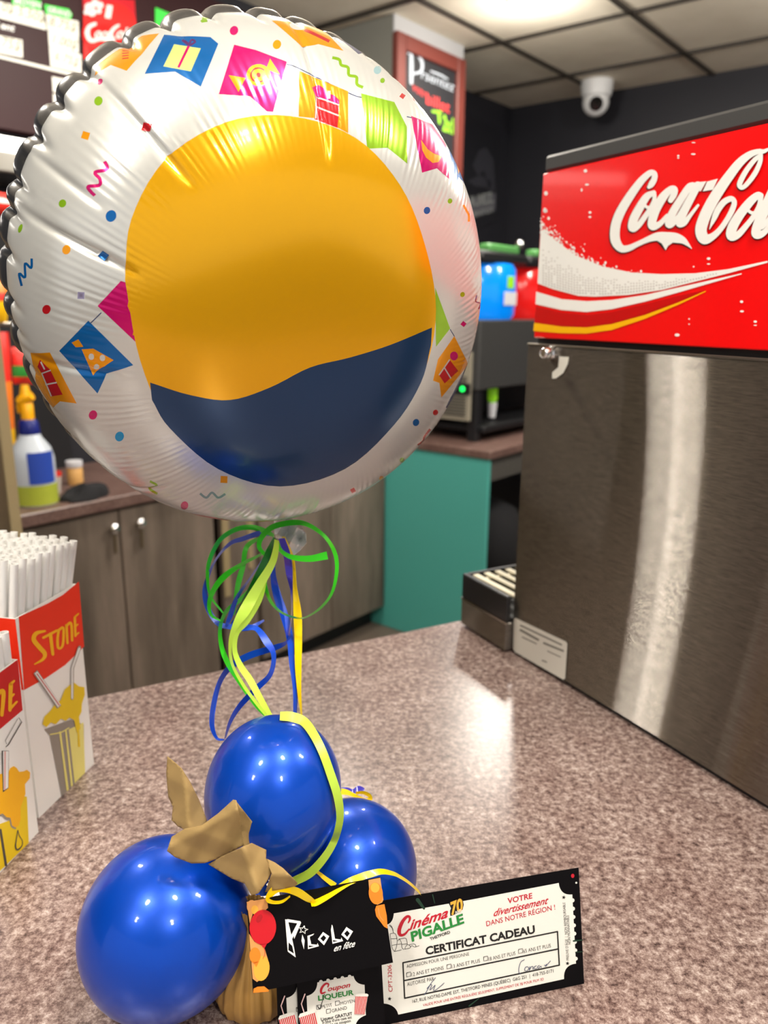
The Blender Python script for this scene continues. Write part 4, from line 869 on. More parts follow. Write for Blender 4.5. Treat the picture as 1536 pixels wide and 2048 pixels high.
one(backfoil, 'back_foil', fbal, 2)
# ================================================================== TAIL, TISSUE, LATEX BALLOONS
def pip(p, poly):
    r = False; j = len(poly)-1
    for i in range(len(poly)):
        if (poly[i][1] > p[1]) != (poly[j][1] > p[1]) and p[0] < (poly[j][0]-poly[i][0])*(p[1]-poly[i][1])/(poly[j][1]-poly[i][1])+poly[i][0]: r = not r
        j = i
    return r
def sheet(pts, dfn, mt, name, parent, g=7, thick=.0003, smooth=2):
    dense = []
    for k in range(len(pts)):
        a, b_ = pts[k], pts[(k+1) % len(pts)]; n_ = max(1, int(math.hypot(a[0]-b_[0], a[1]-b_[1])/g))
        dense += [(a[0]+(b_[0]-a[0])*q/n_, a[1]+(b_[1]-a[1])*q/n_) for q in range(n_)]
    k = len(dense); P = list(dense); x0, x1 = min(p[0] for p in pts), max(p[0] for p in pts); y0, y1 = min(p[1] for p in pts), max(p[1] for p in pts)
    y = y0+g*.5; row = 0
    while y < y1:
        x = x0+g*(.5 if row % 2 else 0)
        while x < x1:
            if pip((x, y), pts): P.append((x, y))
            x += g
        y += g*.87; row += 1
    vs, es, fs, *_ = geometry.delaunay_2d_cdt([V(p) for p in P], [], [list(range(k))], 1, 1e-5)
    mb = MB(); mb.add([at(v.x, v.y, dfn(v.x, v.y)) for v in vs], [tuple(f) for f in fs], mt)
    return mb.build(name, parent, smooth, thick=thick)
dTail = depth(BC-BY*BR*.99)
def rid(x, y, a, f): return a*math.sin(f[0]*x+f[1]*y+f[2])
def tri(u): return abs((u % 2)-1)*2-1
tl_pts = [(548, 1040), (575, 1036), (596, 1040), (604, 1054), (612, 1068), (613, 1086), (600, 1101), (587, 1111), (574, 1100), (567, 1084), (560, 1078), (552, 1076), (548, 1060)]
sheet(tl_pts, lambda x, y: dTail-.004+.006*tri((x*.8+y*.35)/13)+.004*tri((y-x*.5)/17+.4), 'foil_silver', 'tail', fbal, 4, smooth=False)
sheet([(556, 1050), (590, 1046), (612, 1072), (604, 1096), (586, 1104), (566, 1076)], lambda x, y: dTail+.008+.005*tri((x-y)/15), 'foil_silver', 'tail_fold', fbal, 5, smooth=False)

def latex(cx, cy, rx, ry, d, name, label, rot=0, dz=0):
    C = at(cx, cy, d)
    sx, sy = rx/FPX*d, ry/FPX*d
    up = (UPV*math.cos(rot)+RIGHT*math.sin(rot)).normalized()
    prof_ = []
    for i in range(49):
        t_ = math.pi*i/48; k = 1-.06*max(0, math.cos(t_))*1   # slight pear towards the knot
        prof_.append((max(math.sin(t_)*sx*(1-.05*math.cos(t_)), 1e-6), -math.cos(t_)*sy))
    o = thing(name, label, 'balloon', C, 'blue latex balloons')
    one(lambda m: m.lathe(C, prof_, 'latex_blue', 72, up), 'body', o, 2)
    k0 = C-up*sy
    one(lambda m: m.lathe(k0+up*.002, [(.006, 0), (.0035, -.004), (.004, -.007), (.0025, -.009), (.006, -.014), (.005, -.0145)], 'latex_blue', 20, up), 'knot', o, True)
    return C, sx, sy, up
def rest_depth(cx, cy, rp):
    rz = -ray(cx, cy).z; return (CAM.z-ZT)/(rz+rp/FPX*.97)
dL = rest_depth(330, 1856, 168); dR = rest_depth(697, 1746, 139); dT = .523
LB = latex(330, 1856, 168, 174, dL, 'latex_balloon', 'blue latex balloon lowest and biggest, left of the tissue paper', .5)
RB = latex(697, 1744, 139, 139, dR, 'latex_balloon', 'blue latex balloon behind the black card and gift certificate', -.4)
TB = latex(546, 1591, 135, 158, dT, 'latex_balloon', 'egg shaped blue latex balloon on top with lime ribbon across it', .12)

# weight: gathered pouch and crumpled tissue
dP = .492
WC = onz(512, 1996, ZT)
wt_ = thing('balloon_weight', 'balloon weight in tan crumpled tissue paper between the blue balloons', 'balloon weight', WC)
def pouch(m):
    prof_ = [(0, 0), (.020, .0), (.0255, .006), (.0275, .016), (.026, .028), (.020, .040), (.012, .052), (.007, .062), (.009, .075)]; n_ = 120; vs, fs = [], []
    for i, (r_, h) in enumerate(prof_):
        for k in range(n_):
            a = 2*math.pi*k/n_; w_ = 1+(.05*math.sin(17*a+.6*math.sin(3*a))+.03*math.sin(29*a+1))*min(1, h/.02+.2)
            vs.append(WC+V((math.cos(a)*r_*w_, math.sin(a)*r_*w_, h)))
    for i in range(len(prof_)-1):
        for k in range(n_): fs.append((i*n_+k, i*n_+(k+1) % n_, (i+1)*n_+(k+1) % n_, (i+1)*n_+k))
    m.add(vs, fs, 'pouch_tan')
one(pouch, 'pouch', wt_, 2)
c5 = crop(150, 1400, 3)
cr = lambda x, y: .0022*abs(tri((x*.8+y*.45)/46+.3))+.0018*abs(tri((x*.35-y*.8)/61))+.0003*math.sin(x*.11+y*.05)+.0003*math.sin(x*.05-y*.13+1)
dW = .452
def T(name, pts, fn): sheet(c5(pts), lambda x, y: fn(x, y)+cr(x, y), 'tissue', name, wt_, 6)
T('tissue_peak', [(555, 338), (600, 375), (640, 410), (690, 490), (740, 590), (792, 722), (780, 760), (660, 778), (620, 760), (580, 720), (588, 640), (560, 580), (548, 440)], lambda x, y: dW+.022+abs((x-370)-(y-1560)*.09)*.00035)
T('tissue_fold', [(580, 820), (660, 772), (760, 752), (860, 680), (950, 598), (968, 602), (990, 720), (1012, 872), (880, 942), (780, 978), (700, 980), (600, 942), (552, 905)], lambda x, y: dW+.004-.00010*(x-400)+.0003*abs((y-1660)+(x-400)*.55)*.6)
T('tissue_fold', [(962, 600), (1040, 700), (1100, 775), (1142, 832), (1150, 905), (1060, 865), (1010, 885), (985, 740)], lambda x, y: dW+.012+.00022*(x-470)+.0001*(y-1600))
T('tissue_fold', [(880, 938), (1010, 878), (1060, 858), (1148, 900), (1145, 950), (1182, 1030), (1150, 1090), (1100, 1160), (1058, 1172), (1020, 1102), (940, 1070), (800, 985)], lambda x, y: dW-.004+.00030*abs((x-500)-(y-1735)*.35))
T('tissue_tail', [(1140, 948), (1200, 975), (1250, 1010), (1300, 1060), (1336, 1100), (1322, 1116), (1240, 1135), (1140, 1152), (1180, 1040)], lambda x, y: dW+.004+.0002*abs(y-1750))

# ================================================================== CARDS
b0, b1 = onz(735, 2057, ZT), onz(1168, 1967, ZT)
cd_ = (b1-b0).normalized(); away = V((-cd_.y, cd_.x, 0))
TILT = math.radians(20)
cv = Z*math.cos(TILT)+away*math.sin(TILT); cn = cd_.cross(cv)
if cn.dot(CAM-b0) < 0: cn = -cn
def card_plane(off): return b0+cn*off
def plate(p, pts, mt, th=.0004):
    """a card cut to the outline pts, th thick"""
    front = [p.P(q, -3) for q in pts]; back = [v-p.n*th for v in front]; k = len(pts)
    tri_ = geometry.tessellate_polygon([[V((x, -y, 0)) for x, y in pts]])
    p.face(front, [tuple(t_) for t_ in tri_], mt); p.mb.add(back, [tuple(t_) for t_ in tri_], mt)
    p.mb.add(front+back, [(i, (i+1) % k, k+(i+1) % k, k+i) for i in range(k)], mt)
def bites(p0, p1, n, r):
    """edge p0->p1 with n half round bites, bitten to the left of travel"""
    out = []; dx, dy = p1[0]-p0[0], p1[1]-p0[1]; L = math.hypot(dx, dy); ux, uy = dx/L, dy/L; nx, ny = uy, -ux
    for k in range(n):
        m_ = (k+.5)/n*L
        for a in range(7):
            t_ = math.pi*a/6; out.append((p0[0]+ux*(m_-r*math.cos(t_))+nx*r*math.sin(t_), p0[1]+uy*(m_-r*math.cos(t_))+ny*r*math.sin(t_)))
    return [p0]+out+[p1]
def arc(p0, p1, q, n=8): return [((1-t_)**2*p0[0]+2*t_*(1-t_)*q[0]+t_*t_*p1[0], (1-t_)**2*p0[1]+2*t_*(1-t_)*q[1]+t_*t_*p1[1]) for t_ in [i/n for i in range(n+1)]]
def star(p, cx, cy, r_, mt, layer=3): p.poly([(cx+(r_ if i % 2 == 0 else r_*.42)*math.sin(math.pi*i/5+.15), cy-(r_ if i % 2 == 0 else r_*.42)*math.cos(math.pi*i/5+.15)) for i in range(10)], mt, layer)
# --- gift certificate
c7 = crop(740, 1700, 3.491); c6b = crop(770, 1780, 8.084); c7b = crop(940, 1740, 6.678)
p = Print(card_plane(0), cn, base=.0006)
plate(p, [(736, 1806), (1157, 1735), (1168, 1967), (735, 2057)], 'card_black')
tk = c7(arc((112, 520), (165, 440), (160, 510))+[(700, 345)]+arc((1315, 228), (1410, 308), (1325, 318))+bites((1410, 320), (1435, 785), 8, 14)[::1]+arc((1436, 790), (1352, 898), (1345, 800))+[(800, 1018)]+arc((196, 1146), (92, 1068), (180, 1075))+bites((90, 1062), (78, 800), 5, 14)+[(70, 640)])
p.poly(tk, 'card_white', 0)
R_, G_, K_ = 'ink_red', 'ink_green', 'ink_black'
p.stroke(c6b([(372, 520, 20), (395, 470, 34), (390, 425, 40), (345, 425, 44), (280, 500, 54), (232, 610, 60), (226, 690, 58), (260, 722, 44), (320, 700, 34), (385, 625, 24)]), R_, 2)
p.text('inéma', *c6b([(388, 640), (1000, 432)]), 20, R_, 2, .28, .025, up=(.12, -1))
p.text('PIGALLE', *c6b([(430, 822), (1275, 520)]), 18, G_, 3, 0, .035, up=(-.17, -1))
p.text('THETFORD', *c6b([(730, 805), (1052, 688)]), 5.6, K_, 3, 0, .02)
p.poly(c6b([(1025, 210), (1060, 180), (1130, 160), (1190, 140), (1250, 150), (1268, 230), (1250, 310), (1190, 350), (1110, 395), (1050, 415), (1045, 330), (1062, 290)]), K_, 1)
p.text('70', *c6b([(1060, 395), (1255, 318)]), 24, 'ink_gold', 3, .05, .035, up=(-.1, -1)); p.text('ANS', *c6b([(1130, 375), (1235, 335)]), 5, 'card_white', 4, 0, .02)
for a_ in [[(60, 555), (95, 570), (120, 620), (132, 690)], [(75, 700), (150, 690), (182, 740), (192, 830), (175, 930), (148, 985)], [(78, 705), (92, 820), (112, 930), (148, 985)], [(148, 985), (262, 958)], [(95, 780), (185, 775)], [(110, 885), (190, 870)], [(200, 815), (232, 788), (262, 850), (270, 920), (300, 955)], [(195, 870), (262, 862)], [(215, 785), (320, 770), (345, 800), (358, 870)], [(358, 870), (330, 905), (312, 948)], [(312, 948), (402, 925), (392, 885), (360, 872)], [(270, 870), (352, 860)], [(390, 875), (460, 862), (490, 880), (495, 908)], [(402, 922), (430, 890), (470, 912), (500, 908), (548, 888)], [(70, 570), (108, 600), (128, 660)]]: p.stroke(c6b([q+(7,) for q in a_]), K_, 2, sub=4)
p.text('VOTRE', *c7b([(497, 443), (826, 370)]), 10.6, R_, 2, 0, .02, up=(-.04, -1)); p.text('divertissement', *c7b([(300, 616), (1022, 445)]), 14.5, R_, 2, .3, .014, up=(.1, -1)); p.text('DANS NOTRE RÉGION !', *c7b([(215, 745), (1132, 520)]), 10, R_, 2, 0, .004, up=(-.1, -1))
p.text('CERTIFICAT CADEAU', *c7([(388, 728), (1150, 575)]), 15, K_, 2, 0, .035, up=(-.1, -1))
for a_ in [[(228, 783), (1305, 566)], [(1305, 566), (1318, 800)], [(1318, 800), (240, 1030)], [(240, 1030), (228, 783)], [(235, 908), (1310, 687)]]: p.stroke(c7([q+(9.5,) for q in a_]), K_, 2, sub=1)
S_ = lambda b_, a0, a1, h, ink=K_, bo=-.008: p.text(b_, *c7([a0, a1]), h, ink, 2, 0, bo, up=(-.1, -1))
S_('ADMISSION POUR UNE PERSONNE', (255, 820), (690, 732), 6.6); S_('12 ANS ET MOINS', (290, 878), (512, 830), 7.2); S_('13 ANS ET PLUS', (570, 822), (766, 780), 7.2); S_('18 ANS ET PLUS', (826, 770), (1013, 728), 7.2); S_('65 ANS ET PLUS', (1068, 716), (1260, 675), 7.2)
S_('AUTORISÉ PAR', (258, 947), (445, 906), 7.4); S_('167, RUE NOTRE-DAME EST, THETFORD MINES (QUÉBEC)  G6G 2S1  |  418-755-0171', (295, 1064), (1278, 850), 6.6, K_, 0); S_("VALIDE POUR UNE ENTRÉE RÉGULIÈRE SEULEMENT, SUPPLÉMENT DE 3$ POUR FILM 3D", (368, 1088), (1210, 905), 5, R_, 0)
for x, y in ((253, 853), (534, 797), (790, 742), (1033, 690)):
    q = c7([(x, y), (x+28, y-6), (x+29, y+22), (x, y+28), (x, y)]); p.stroke([(*e, 1.1) for e in q], K_, 3, sub=1)
p.text("PREUVE D'ÂGE  |  NON REMBOURSABLE", *c7([(1386, 765), (1359, 362)]), 5.2, K_, 2, 0, -.005); p.text('NON MONNAYABLE', *c7([(1398, 655), (1385, 452)]), 5.2, K_, 2, 0, -.005)
p.text('CPT-3206', *c7([(156, 985), (148, 797)]), 8, R_, 2)
for x, y in ((1349, 327), (1375, 787), (135, 1033)): star(p, *c7([(x, y)])[0], 4.2, K_)
for a_ in [[(455, 885), (420, 930), (390, 985), (374, 1006)], [(394, 962), (420, 935), (428, 940), (414, 972), (435, 955), (452, 938), (440, 975), (465, 965), (515, 922)], [(1075, 760), (1050, 775), (1036, 815), (1036, 850), (1050, 860)], [(1095, 808), (1080, 815), (1076, 835), (1092, 838), (1104, 820), (1095, 808)], [(1112, 808), (1108, 835), (1120, 812), (1132, 808), (1134, 830)], [(1158, 802), (1142, 812), (1145, 826), (1162, 820)], [(1180, 800), (1166, 808), (1170, 822), (1188, 806), (1192, 818)], [(1212, 796), (1222, 806), (1228, 790), (1222, 806), (1256, 768)]]: p.stroke(c7([q+(4.2,) for q in a_]), 'ink_pen', 4, sub=4)
p.ell(*c7([(1412, 178)])[0], 3.4, 4.2, 'ink_red', 1); p.ell(*c7([(1437, 226)])[0], 2, 2, 'card_white', 1)
for a_, b_, w_ in [((330, 345), (375, 405), 26), ((1418, 632), (1480, 625), 12), ((1432, 710), (1486, 706), 7), ((435, 310), (450, 370), 8), ((690, 1085), (760, 1030), 10)]: p.stroke(c7([a_+(w_,), b_+(w_*.6,)]), 'ink_darkgreen', 1, sub=1)
for k in range(40): p.ell(*c7([(random.uniform(560, 1440), random.choice([random.uniform(135, 215), random.uniform(135, 180)])+0*1 if k < 18 else random.uniform(980, 1120))])[0], .5, .5, 'card_white', -1, n=6) if False else None
gc = p.mb.build('gift_certificate'); tag(gc, 'black and white cinema gift certificate ticket leaning behind the black card', 'gift certificate')
# --- two drink coupons
c5b = crop(550, 1930, 6.98)
def coupon(dx, dy, off, label):
    p = Print(card_plane(off), cn, base=.0005)
    q = lambda pts: shf(c5b(pts), dx, dy)
    plate(p, q([(300, 120), (1480, -150), (1560, 1260), (345, 1500)]), 'card_black')
    p.poly(q(bites((590, 238), (1090, 148), 5, 26)+arc((1095, 150), (1248, 270), (1120, 265))+[(1266, 692)]+arc((1266, 695), (1120, 860), (1130, 740))+[(1130, 1290)]+arc((640, 1400), (480, 1290), (600, 1290))+[(440, 430)]+arc((440, 428), (590, 240), (585, 390))), 'card_white', 0)
    p.stroke(q([(735, 300, 14), (745, 262, 22), (710, 252, 26), (665, 290, 30), (640, 345, 32), (650, 388, 26), (700, 370, 16)]), 'ink_red', 2); p.text('oupon', *q([(728, 362), (1040, 300)]), 9.5, 'ink_red', 2, .25, .02, up=(.05, -1))
    p.text('LIQUEUR', *q([(602, 490), (1100, 405)]), 9.6, 'ink_green', 2, 0, .03, up=(-.08, -1))
    for b_, a0, a1 in (('PETIT', (652, 600), (800, 568)), ('MOYEN', (915, 552), (1112, 510)), ('GRAND', (795, 655), (1005, 608))): p.text(b_, *q([a0, a1]), 6.6, 'ink_black', 2, 0, -.006)
    for x, y in ((577, 557), (838, 500), (714, 612)): p.stroke([(*e, 1.1) for e in q([(x, y), (x+58, y-10), (x+58, y+45), (x+2, y+56), (x, y)])], 'ink_black', 2, sub=1)
    p.stroke(q([(590, 560, 10), (622, 602, 14), (650, 520, 9), (688, 390, 7)]), 'ink_black', 4, sub=4)
    p.text('Liqueur GRATUIT', *q([(643, 772), (1080, 690)]), 6.2, 'ink_black', 2, 0, .02); p.text("Si plus d'une case est", *q([(658, 812), (1072, 735)]), 5.6, 'ink_black', 2, 0, .01); p.text('cochée ce coupon', *q([(660, 858), (1055, 786)]), 5.6, 'ink_black', 2, 0, .01)
    def cup(L, W, Rr, Bq, n_, lid):
        # L,W = top left, top right; Bq, Rr = bottom left, bottom right
        p.poly(q([L, W, Rr, Bq]), 'card_white', 5)
        for k in range(n_):
            a, b_ = (k+.12)/n_, (k+.72)/n_; f_ = lambda t_, s_: (L[0]+(W[0]-L[0])*t_ if s_ == 0 else Bq[0]+(Rr[0]-Bq[0])*t_, L[1]+(W[1]-L[1])*t_ if s_ == 0 else Bq[1]+(Rr[1]-Bq[1])*t_)
            p.poly(q([f_(a, 0), f_(b_, 0), f_(b_, 1), f_(a, 1)]), 'ink_balloon_red', 6)
        p.poly(q(lid), 'card_white', 7)
    cup((330, 715), (555, 645), (640, 1000), (420, 1060), 9, [(326, 705), (345, 665), (530, 603), (556, 612), (565, 645), (330, 722)])
    cup((1118, 415), (1292, 402), (1248, 676), (1104, 672), 9, [(1112, 395), (1130, 380), (1280, 385), (1300, 402), (1292, 425), (1116, 422)])
    p.stroke(q([(414, 390, 16), (364, 525, 15), (400, 640, 15)]), 'ink_blush', 8, sub=1)
    o = p.mb.build('drink_coupon'); tag(o, label, 'coupon', 'drink coupons'); return o
coupon(-40.5, 4, .0105, 'drink coupon tucked behind the other coupon, only its left strip showing')
coupon(0, 0, .0135, 'drink coupon with ticked box and striped cups under the black card')
# --- black shop card
c6 = crop(450, 1700, 3.84); cP = crop(560, 1800, 8.533)
PO = .030
p = Print(card_plane(PO), cn, base=.0005)
plate(p, [(493, 1803), (760, 1754), (786, 1925), (506, 1986)], 'card_black')
p.poly(c6([(166, 395), (322, 368), (330, 440), (300, 470), (215, 480), (190, 560)]), 'ink_amber', 1); p.ell(*c6([(205, 430)])[0], 10, 13, 'ink_amber', 2); p.ell(*c6([(228, 455)])[0], 7, 9, 'ink_gold', 3)
p.poly(c6([(185, 640), (225, 700), (300, 740), (330, 840), (335, 920), (300, 970), (245, 1010), (212, 985)]), 'ink_amber', 1)
p.ell(*c6([(280, 905)])[0], 16, 25, 'ink_gold', 2, .1); p.ell(*c6([(230, 805)])[0], 11, 16, 'ink_orange', 3); p.poly(c6([(212, 850), (262, 850), (240, 895)]), 'ink_orange', 3)
p.poly(c6([(216, 1092), (220, 1060), (250, 1045), (300, 1042), (335, 1070), (334, 1082)]), 'ink_orange', 2)
p.ell(*c6([(290, 588)])[0], 26.5, 35, 'ink_balloon_red', 4, .05, 30); p.poly(c6([(270, 715), (320, 715), (305, 745), (292, 745)]), 'ink_balloon_red', 4); p.ell(*c6([(262, 520)])[0], 5, 9, 'foil_red', 5, .5); p.stroke(c6([(300, 745, 4), (306, 790, 3), (290, 830, 3)]), 'ink_balloon_red', 4)
p.poly(c6([(1100, 228), (1190, 210), (1215, 380), (1205, 400), (1168, 418), (1110, 350)]), 'ink_amber', 1); p.ell(*c6([(1156, 330)])[0], 14, 22, 'ink_orange', 2, -.1); p.ell(*c6([(1150, 285)])[0], 9, 10, 'ink_gold', 3)
p.poly(c6([(1160, 425), (1222, 412), (1240, 500), (1247, 600), (1220, 585), (1160, 505), (1150, 455)]), 'ink_orange', 2); p.stroke(c6([(1175, 440, 6), (1185, 500, 6), (1215, 540, 6)]), 'ink_amber', 3)
W_ = 'print_white'
p.poly(cP([(85, 318), (118, 325), (120, 315), (345, 352), (358, 378), (240, 655), (232, 600), (205, 655), (236, 800), (265, 968), (130, 868)]), W_, 3, holes=[cP([(140, 368), (292, 388), (190, 585)]), cP([(146, 712), (205, 772), (236, 905), (140, 845)])])
p.poly(cP([(378, 578), (418, 680), (405, 832), (363, 685)]), W_, 3)
sp_ = [(395+(80 if i % 2 == 0 else 34)*math.sin(math.pi*i/5+.22), 498-(72 if i % 2 == 0 else 30)*math.cos(math.pi*i/5+.22)) for i in range(10)]
p.stroke([(*e, 1.8) for e in cP(sp_+[sp_[0]])], W_, 3, sub=1)
p.poly(cP([(582, 562), (560, 590), (510, 612), (505, 640), (520, 690), (528, 742), (632, 752), (636, 720), (660, 778), (475, 828), (465, 602), (500, 590)]), W_, 3, holes=[cP([(488, 765), (580, 778), (490, 800)])])
p.poly(cP([(730, 535), (838, 608), (748, 762), (643, 658)]), W_, 3, holes=[cP([(742, 588), (786, 636), (736, 700), (685, 645)])])
p.poly(cP([(880, 410), (895, 430), (912, 520), (935, 650), (1035, 664), (1042, 628), (1074, 690), (892, 738), (865, 500)]), W_, 3, holes=[cP([(900, 672), (985, 690), (902, 705)])])
p.poly(cP([(1130, 450), (1242, 525), (1150, 678), (1042, 580)]), W_, 3, holes=[cP([(1142, 508), (1188, 560), (1140, 622), (1090, 562)])])
p.text('en fête', *cP([(905, 872), (1262, 785)]), 13, W_, 3, .3, .012, up=(.1, -1))
sc_ = p.mb.build('shop_card'); tag(sc_, 'black shop card printed with balloons and jagged white lettering', 'card')

# ================================================================== CURLING RIBBONS
def ribbon(name, label, pts, mt, dep, group='curling ribbons', n=6, ridged=False):
    """pts = (x, y, seen width in picture units, full width 8.5 mm turned by the rest)"""
    q = spline(pts, n); vs, fs = [], []
    P = [at(a[0], a[1], dep(a[0], a[1], i/(len(q)-1))) for i, a in enumerate(q)]
    for i, a in enumerate(q):
        t_ = (P[min(i+1, len(q)-1)]-P[max(i-1, 0)]).normalized(); view = (P[i]-CAM).normalized()
        side = t_.cross(view)
        if side.length < 1e-4: side = RIGHT.copy()
        side.normalize(); nn = side.cross(t_).normalized(); d_ = depth(P[i]); full = .0085; w_ = max(min(a[2]*1.2/FPX*d_, .0085), .0009)
        k = math.sqrt(max(0, 1-(w_/full)**2)); s_ = (side*w_+nn*full*k*.6)*.5
        vs += [P[i]-s_, P[i], P[i]+s_]
    for i in range(len(q)-1): fs += [(3*i, 3*i+1, 3*i+4, 3*i+3), (3*i+1, 3*i+2, 3*i+5, 3*i+4)]
    mb = MB(); mb.add(vs, fs, mt); o = mb.build(name, None, 2); return tag(o, label, 'ribbon', group)
cR = crop(300, 1000, 3)
def hang(front=0): return lambda x, y, t_: dTail-.012-front-(y-1060)/370*(dTail-.012-.592)
dZ = dTail-.012
RIB = [
 ('green', 'bright green ribbon curling in a wide loop left of the balloon tail', [(745, 215, 14), (700, 192, 26), (620, 165, 26), (520, 175, 24), (420, 240, 22), (358, 360, 20), (345, 470, 16), (365, 580, 12), (440, 680, 8)], .004),
 ('green', 'bright green ribbon forming the inner left curl under the tail', [(745, 225, 10), (700, 300, 10), (640, 340, 14), (560, 380, 18), (450, 455, 30), (385, 535, 26), (355, 620, 20), (368, 690, 14), (430, 728, 8)], .010),
 ('green', 'bright green ribbon making the big open loop right of the tail', [(690, 330, 16), (655, 280, 22), (672, 220, 26), (740, 160, 28), (860, 135, 28), (950, 150, 22), (1050, 220, 18), (1110, 320, 20), (1120, 430, 18), (1090, 560, 14), (1020, 650, 12), (930, 705, 8), (860, 703, 10), (780, 668, 12), (720, 600, 16), (690, 500, 18), (700, 430, 14)], .016),
 ('green', 'short bright green ribbon end curling out right under the silver tail', [(765, 250, 14), (778, 290, 18), (805, 320, 20), (860, 345, 26), (960, 352, 32), (1064, 332, 40)], .020),
 ('lime', 'broad lime ribbon sweeping from the tail down to the top blue balloon', [(760, 240, 22), (755, 300, 30), (730, 385, 36), (650, 520, 48), (570, 660, 56), (510, 760, 30), (482, 860, 18), (492, 980, 14), (560, 1110, 16), (640, 1220, 16), (705, 1300, 14)], .026),
 ('lime', 'second lime ribbon running beside the broad one to the top blue balloon', [(690, 480, 24), (650, 600, 36), (575, 720, 44), (520, 800, 26), (508, 900, 24), (540, 990, 30), (600, 1080, 34), (660, 1190, 32), (722, 1300, 26)], .020),
 ('green', 'green ribbon winding down the left side to the top blue balloon', [(620, 520, 20), (540, 600, 22), (460, 665, 18), (422, 760, 18), (428, 870, 22), (465, 975, 26), (540, 1100, 18), (630, 1230, 14), (700, 1304, 10)], .008),
 ('blue', 'blue ribbon arching out furthest left under the foil balloon', [(735, 205, 20), (660, 200, 26), (560, 232, 24), (480, 262, 18), (400, 350, 10), (348, 460, 16), (330, 550, 26), (348, 650, 26), (405, 738, 24), (480, 760, 26), (590, 768, 26), (685, 722, 10)], .0),
 ('blue', 'blue ribbon twisting down the middle and ending above the top balloon', [(560, 700, 14), (500, 738, 22), (560, 762, 28), (640, 772, 26), (700, 850, 36), (742, 930, 24), (722, 1045, 24), (640, 1130, 30), (540, 1235, 26), (482, 1330, 18), (450, 1432, 8)], .014),
 ('blue', 'blue ribbon hanging in the lowest loop left of the top balloon', [(845, 800, 8), (822, 850, 14), (760, 882, 28), (600, 932, 34), (490, 995, 30), (420, 1090, 24), (382, 1230, 26), (372, 1350, 24), (400, 1428, 14), (446, 1440, 8)], .004),
 ('blue', 'long straight blue ribbon tying the foil balloon to the weight', [(755, 250, 14), (738, 420, 24), (760, 560, 40), (805, 690, 40), (840, 830, 34), (852, 980, 28), (872, 1130, 26), (870, 1296, 18)], .002),
 ('violet', 'ridged violet ribbon hanging short beside the yellow one', [(790, 230, 30), (822, 330, 36), (835, 440, 32), (848, 550, 10), (850, 690, 6), (834, 815, 8)], .008),
 ('yellow', 'straight yellow ribbon from the silver tail down behind the top balloon', [(800, 220, 16), (858, 350, 12), (870, 520, 20), (885, 680, 40), (890, 830, 38), (890, 1000, 32), (896, 1150, 20), (910, 1300, 8)], .0),
 ('deep', 'dark green ribbon folded against the lime ribbon just under the tail', [(752, 230, 20), (718, 300, 30), (690, 370, 36), (650, 450, 34), (590, 560, 24), (520, 680, 14)], .018),
 ('green', 'narrow green ribbon dropping between the blue loops left of centre', [(690, 215, 12), (600, 260, 22), (570, 310, 24), (560, 390, 24), (535, 480, 28), (515, 580, 20), (500, 690, 14)], .006),
 ('blue', 'thin dark blue ribbon slanting down left from the tail', [(740, 250, 10), (690, 340, 12), (600, 470, 10), (520, 590, 20), (480, 700, 24), (455, 760, 12)], .012)]
for mt, label, pts, fr in RIB: ribbon('curling_ribbon', label, cR(pts), 'ribbon_'+mt, hang(fr))
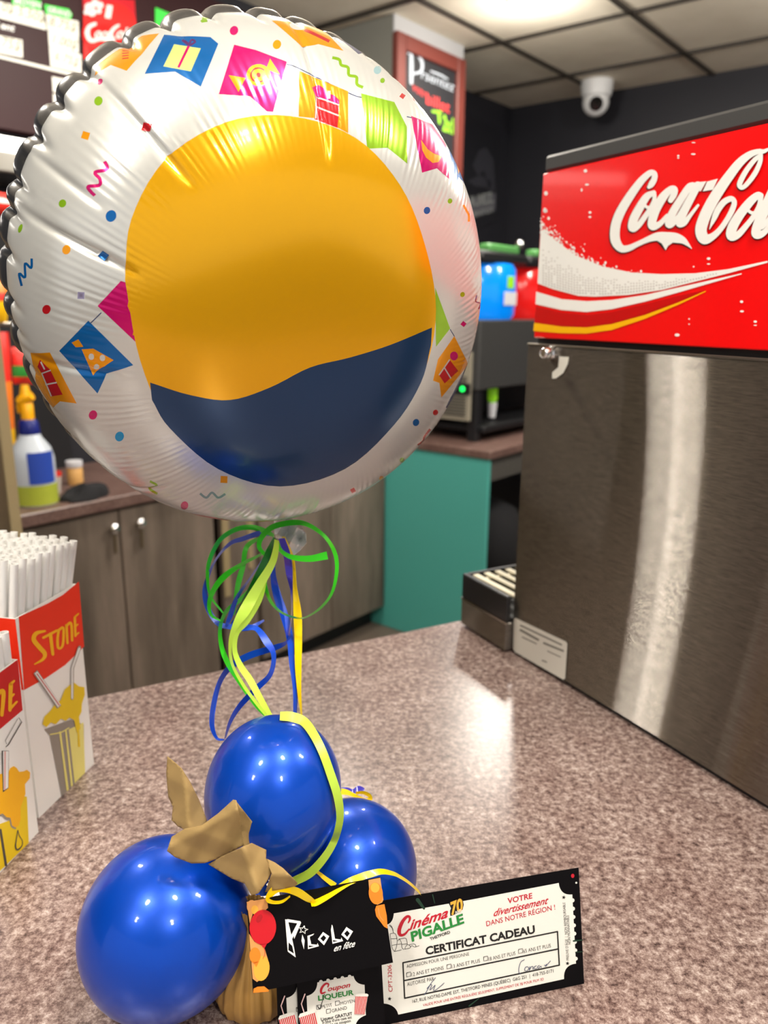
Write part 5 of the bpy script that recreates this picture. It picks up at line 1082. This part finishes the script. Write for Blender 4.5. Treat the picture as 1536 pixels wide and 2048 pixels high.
def on_ball(x, y, B, grow):
    C, sx, sy, up = B; r = ray(x, y); o_ = CAM-C; R0 = (sx+grow); k = R0/(sy+grow)
    f_ = lambda v: v+up*(v.dot(up)*(k-1))
    d_, o2 = f_(r), f_(o_); a, b_, c_ = d_.dot(d_), 2*d_.dot(o2), o2.dot(o2)-R0*R0; ds_ = b_*b_-4*a*c_
    return (-b_-math.sqrt(ds_))/(2*a) if ds_ > 0 else -b_/(2*a)
ribbon('curling_ribbon', 'lime ribbon lying over the front of the top blue balloon', [(560, 1432, 14), (585, 1434, 16), (612, 1447, 15), (640, 1492, 14), (662, 1550, 14), (677, 1600, 14), (679, 1645, 12), (662, 1695, 12), (625, 1742, 14), (588, 1763, 14)], 'ribbon_lime', lambda x, y, t_: on_ball(x, y, TB, .0036))
dC = lambda off: (lambda x, y, t_: depth(onpl(x, y, card_plane(PO+off), cn)))
ribbon('curling_ribbon', 'yellow ribbon bow loop tied at the top edge of the black card', c6([(690, 405, 20), (640, 375, 40), (560, 325, 48), (480, 300, 44), (400, 295, 50), (345, 345, 40), (335, 385, 26), (380, 402, 20), (440, 395, 18), (500, 355, 10)]), 'ribbon_yellow', dC(.004))
ribbon('curling_ribbon', 'long yellow ribbon arching from the black card over the right blue balloon', c6([(660, 412, 34), (705, 400, 40), (800, 345, 38), (880, 290, 40), (960, 240, 42), (1040, 208, 42), (1110, 185, 42), (1200, 165, 34), (1290, 180, 24), (1360, 215, 18), (1430, 265, 16), (1500, 330, 14)]), 'ribbon_yellow', lambda x, y, t_: dC(.003)(x, y, t_)+.035*t_*t_)
ribbon('curling_ribbon', 'short yellow ribbon end slipping behind the black card', c6([(660, 140, 8), (720, 170, 26), (770, 210, 36), (850, 268, 44)]), 'ribbon_yellow', lambda x, y, t_: on_ball(x, y, RB, .002) if on_ball(x, y, RB, .002) < .6 else .5)
c8 = crop(640, 1540, 6.98)
ribbon('curling_ribbon', 'yellow ribbon curl peeping out behind the top and right blue balloons', c8([(290, 300, 70), (370, 310, 60), (450, 340, 44), (550, 390, 40), (640, 430, 50), (700, 400, 50), (680, 350, 44), (600, 315, 36), (500, 320, 30)]), 'ribbon_yellow', lambda x, y, t_: dR+.03)
ribbon('curling_ribbon', 'violet ribbon curl behind the yellow curl above the right blue balloon', c8([(300, 260, 30), (380, 280, 60), (460, 300, 50), (540, 265, 70), (620, 280, 40)]), 'ribbon_violet', lambda x, y, t_: dR+.04)
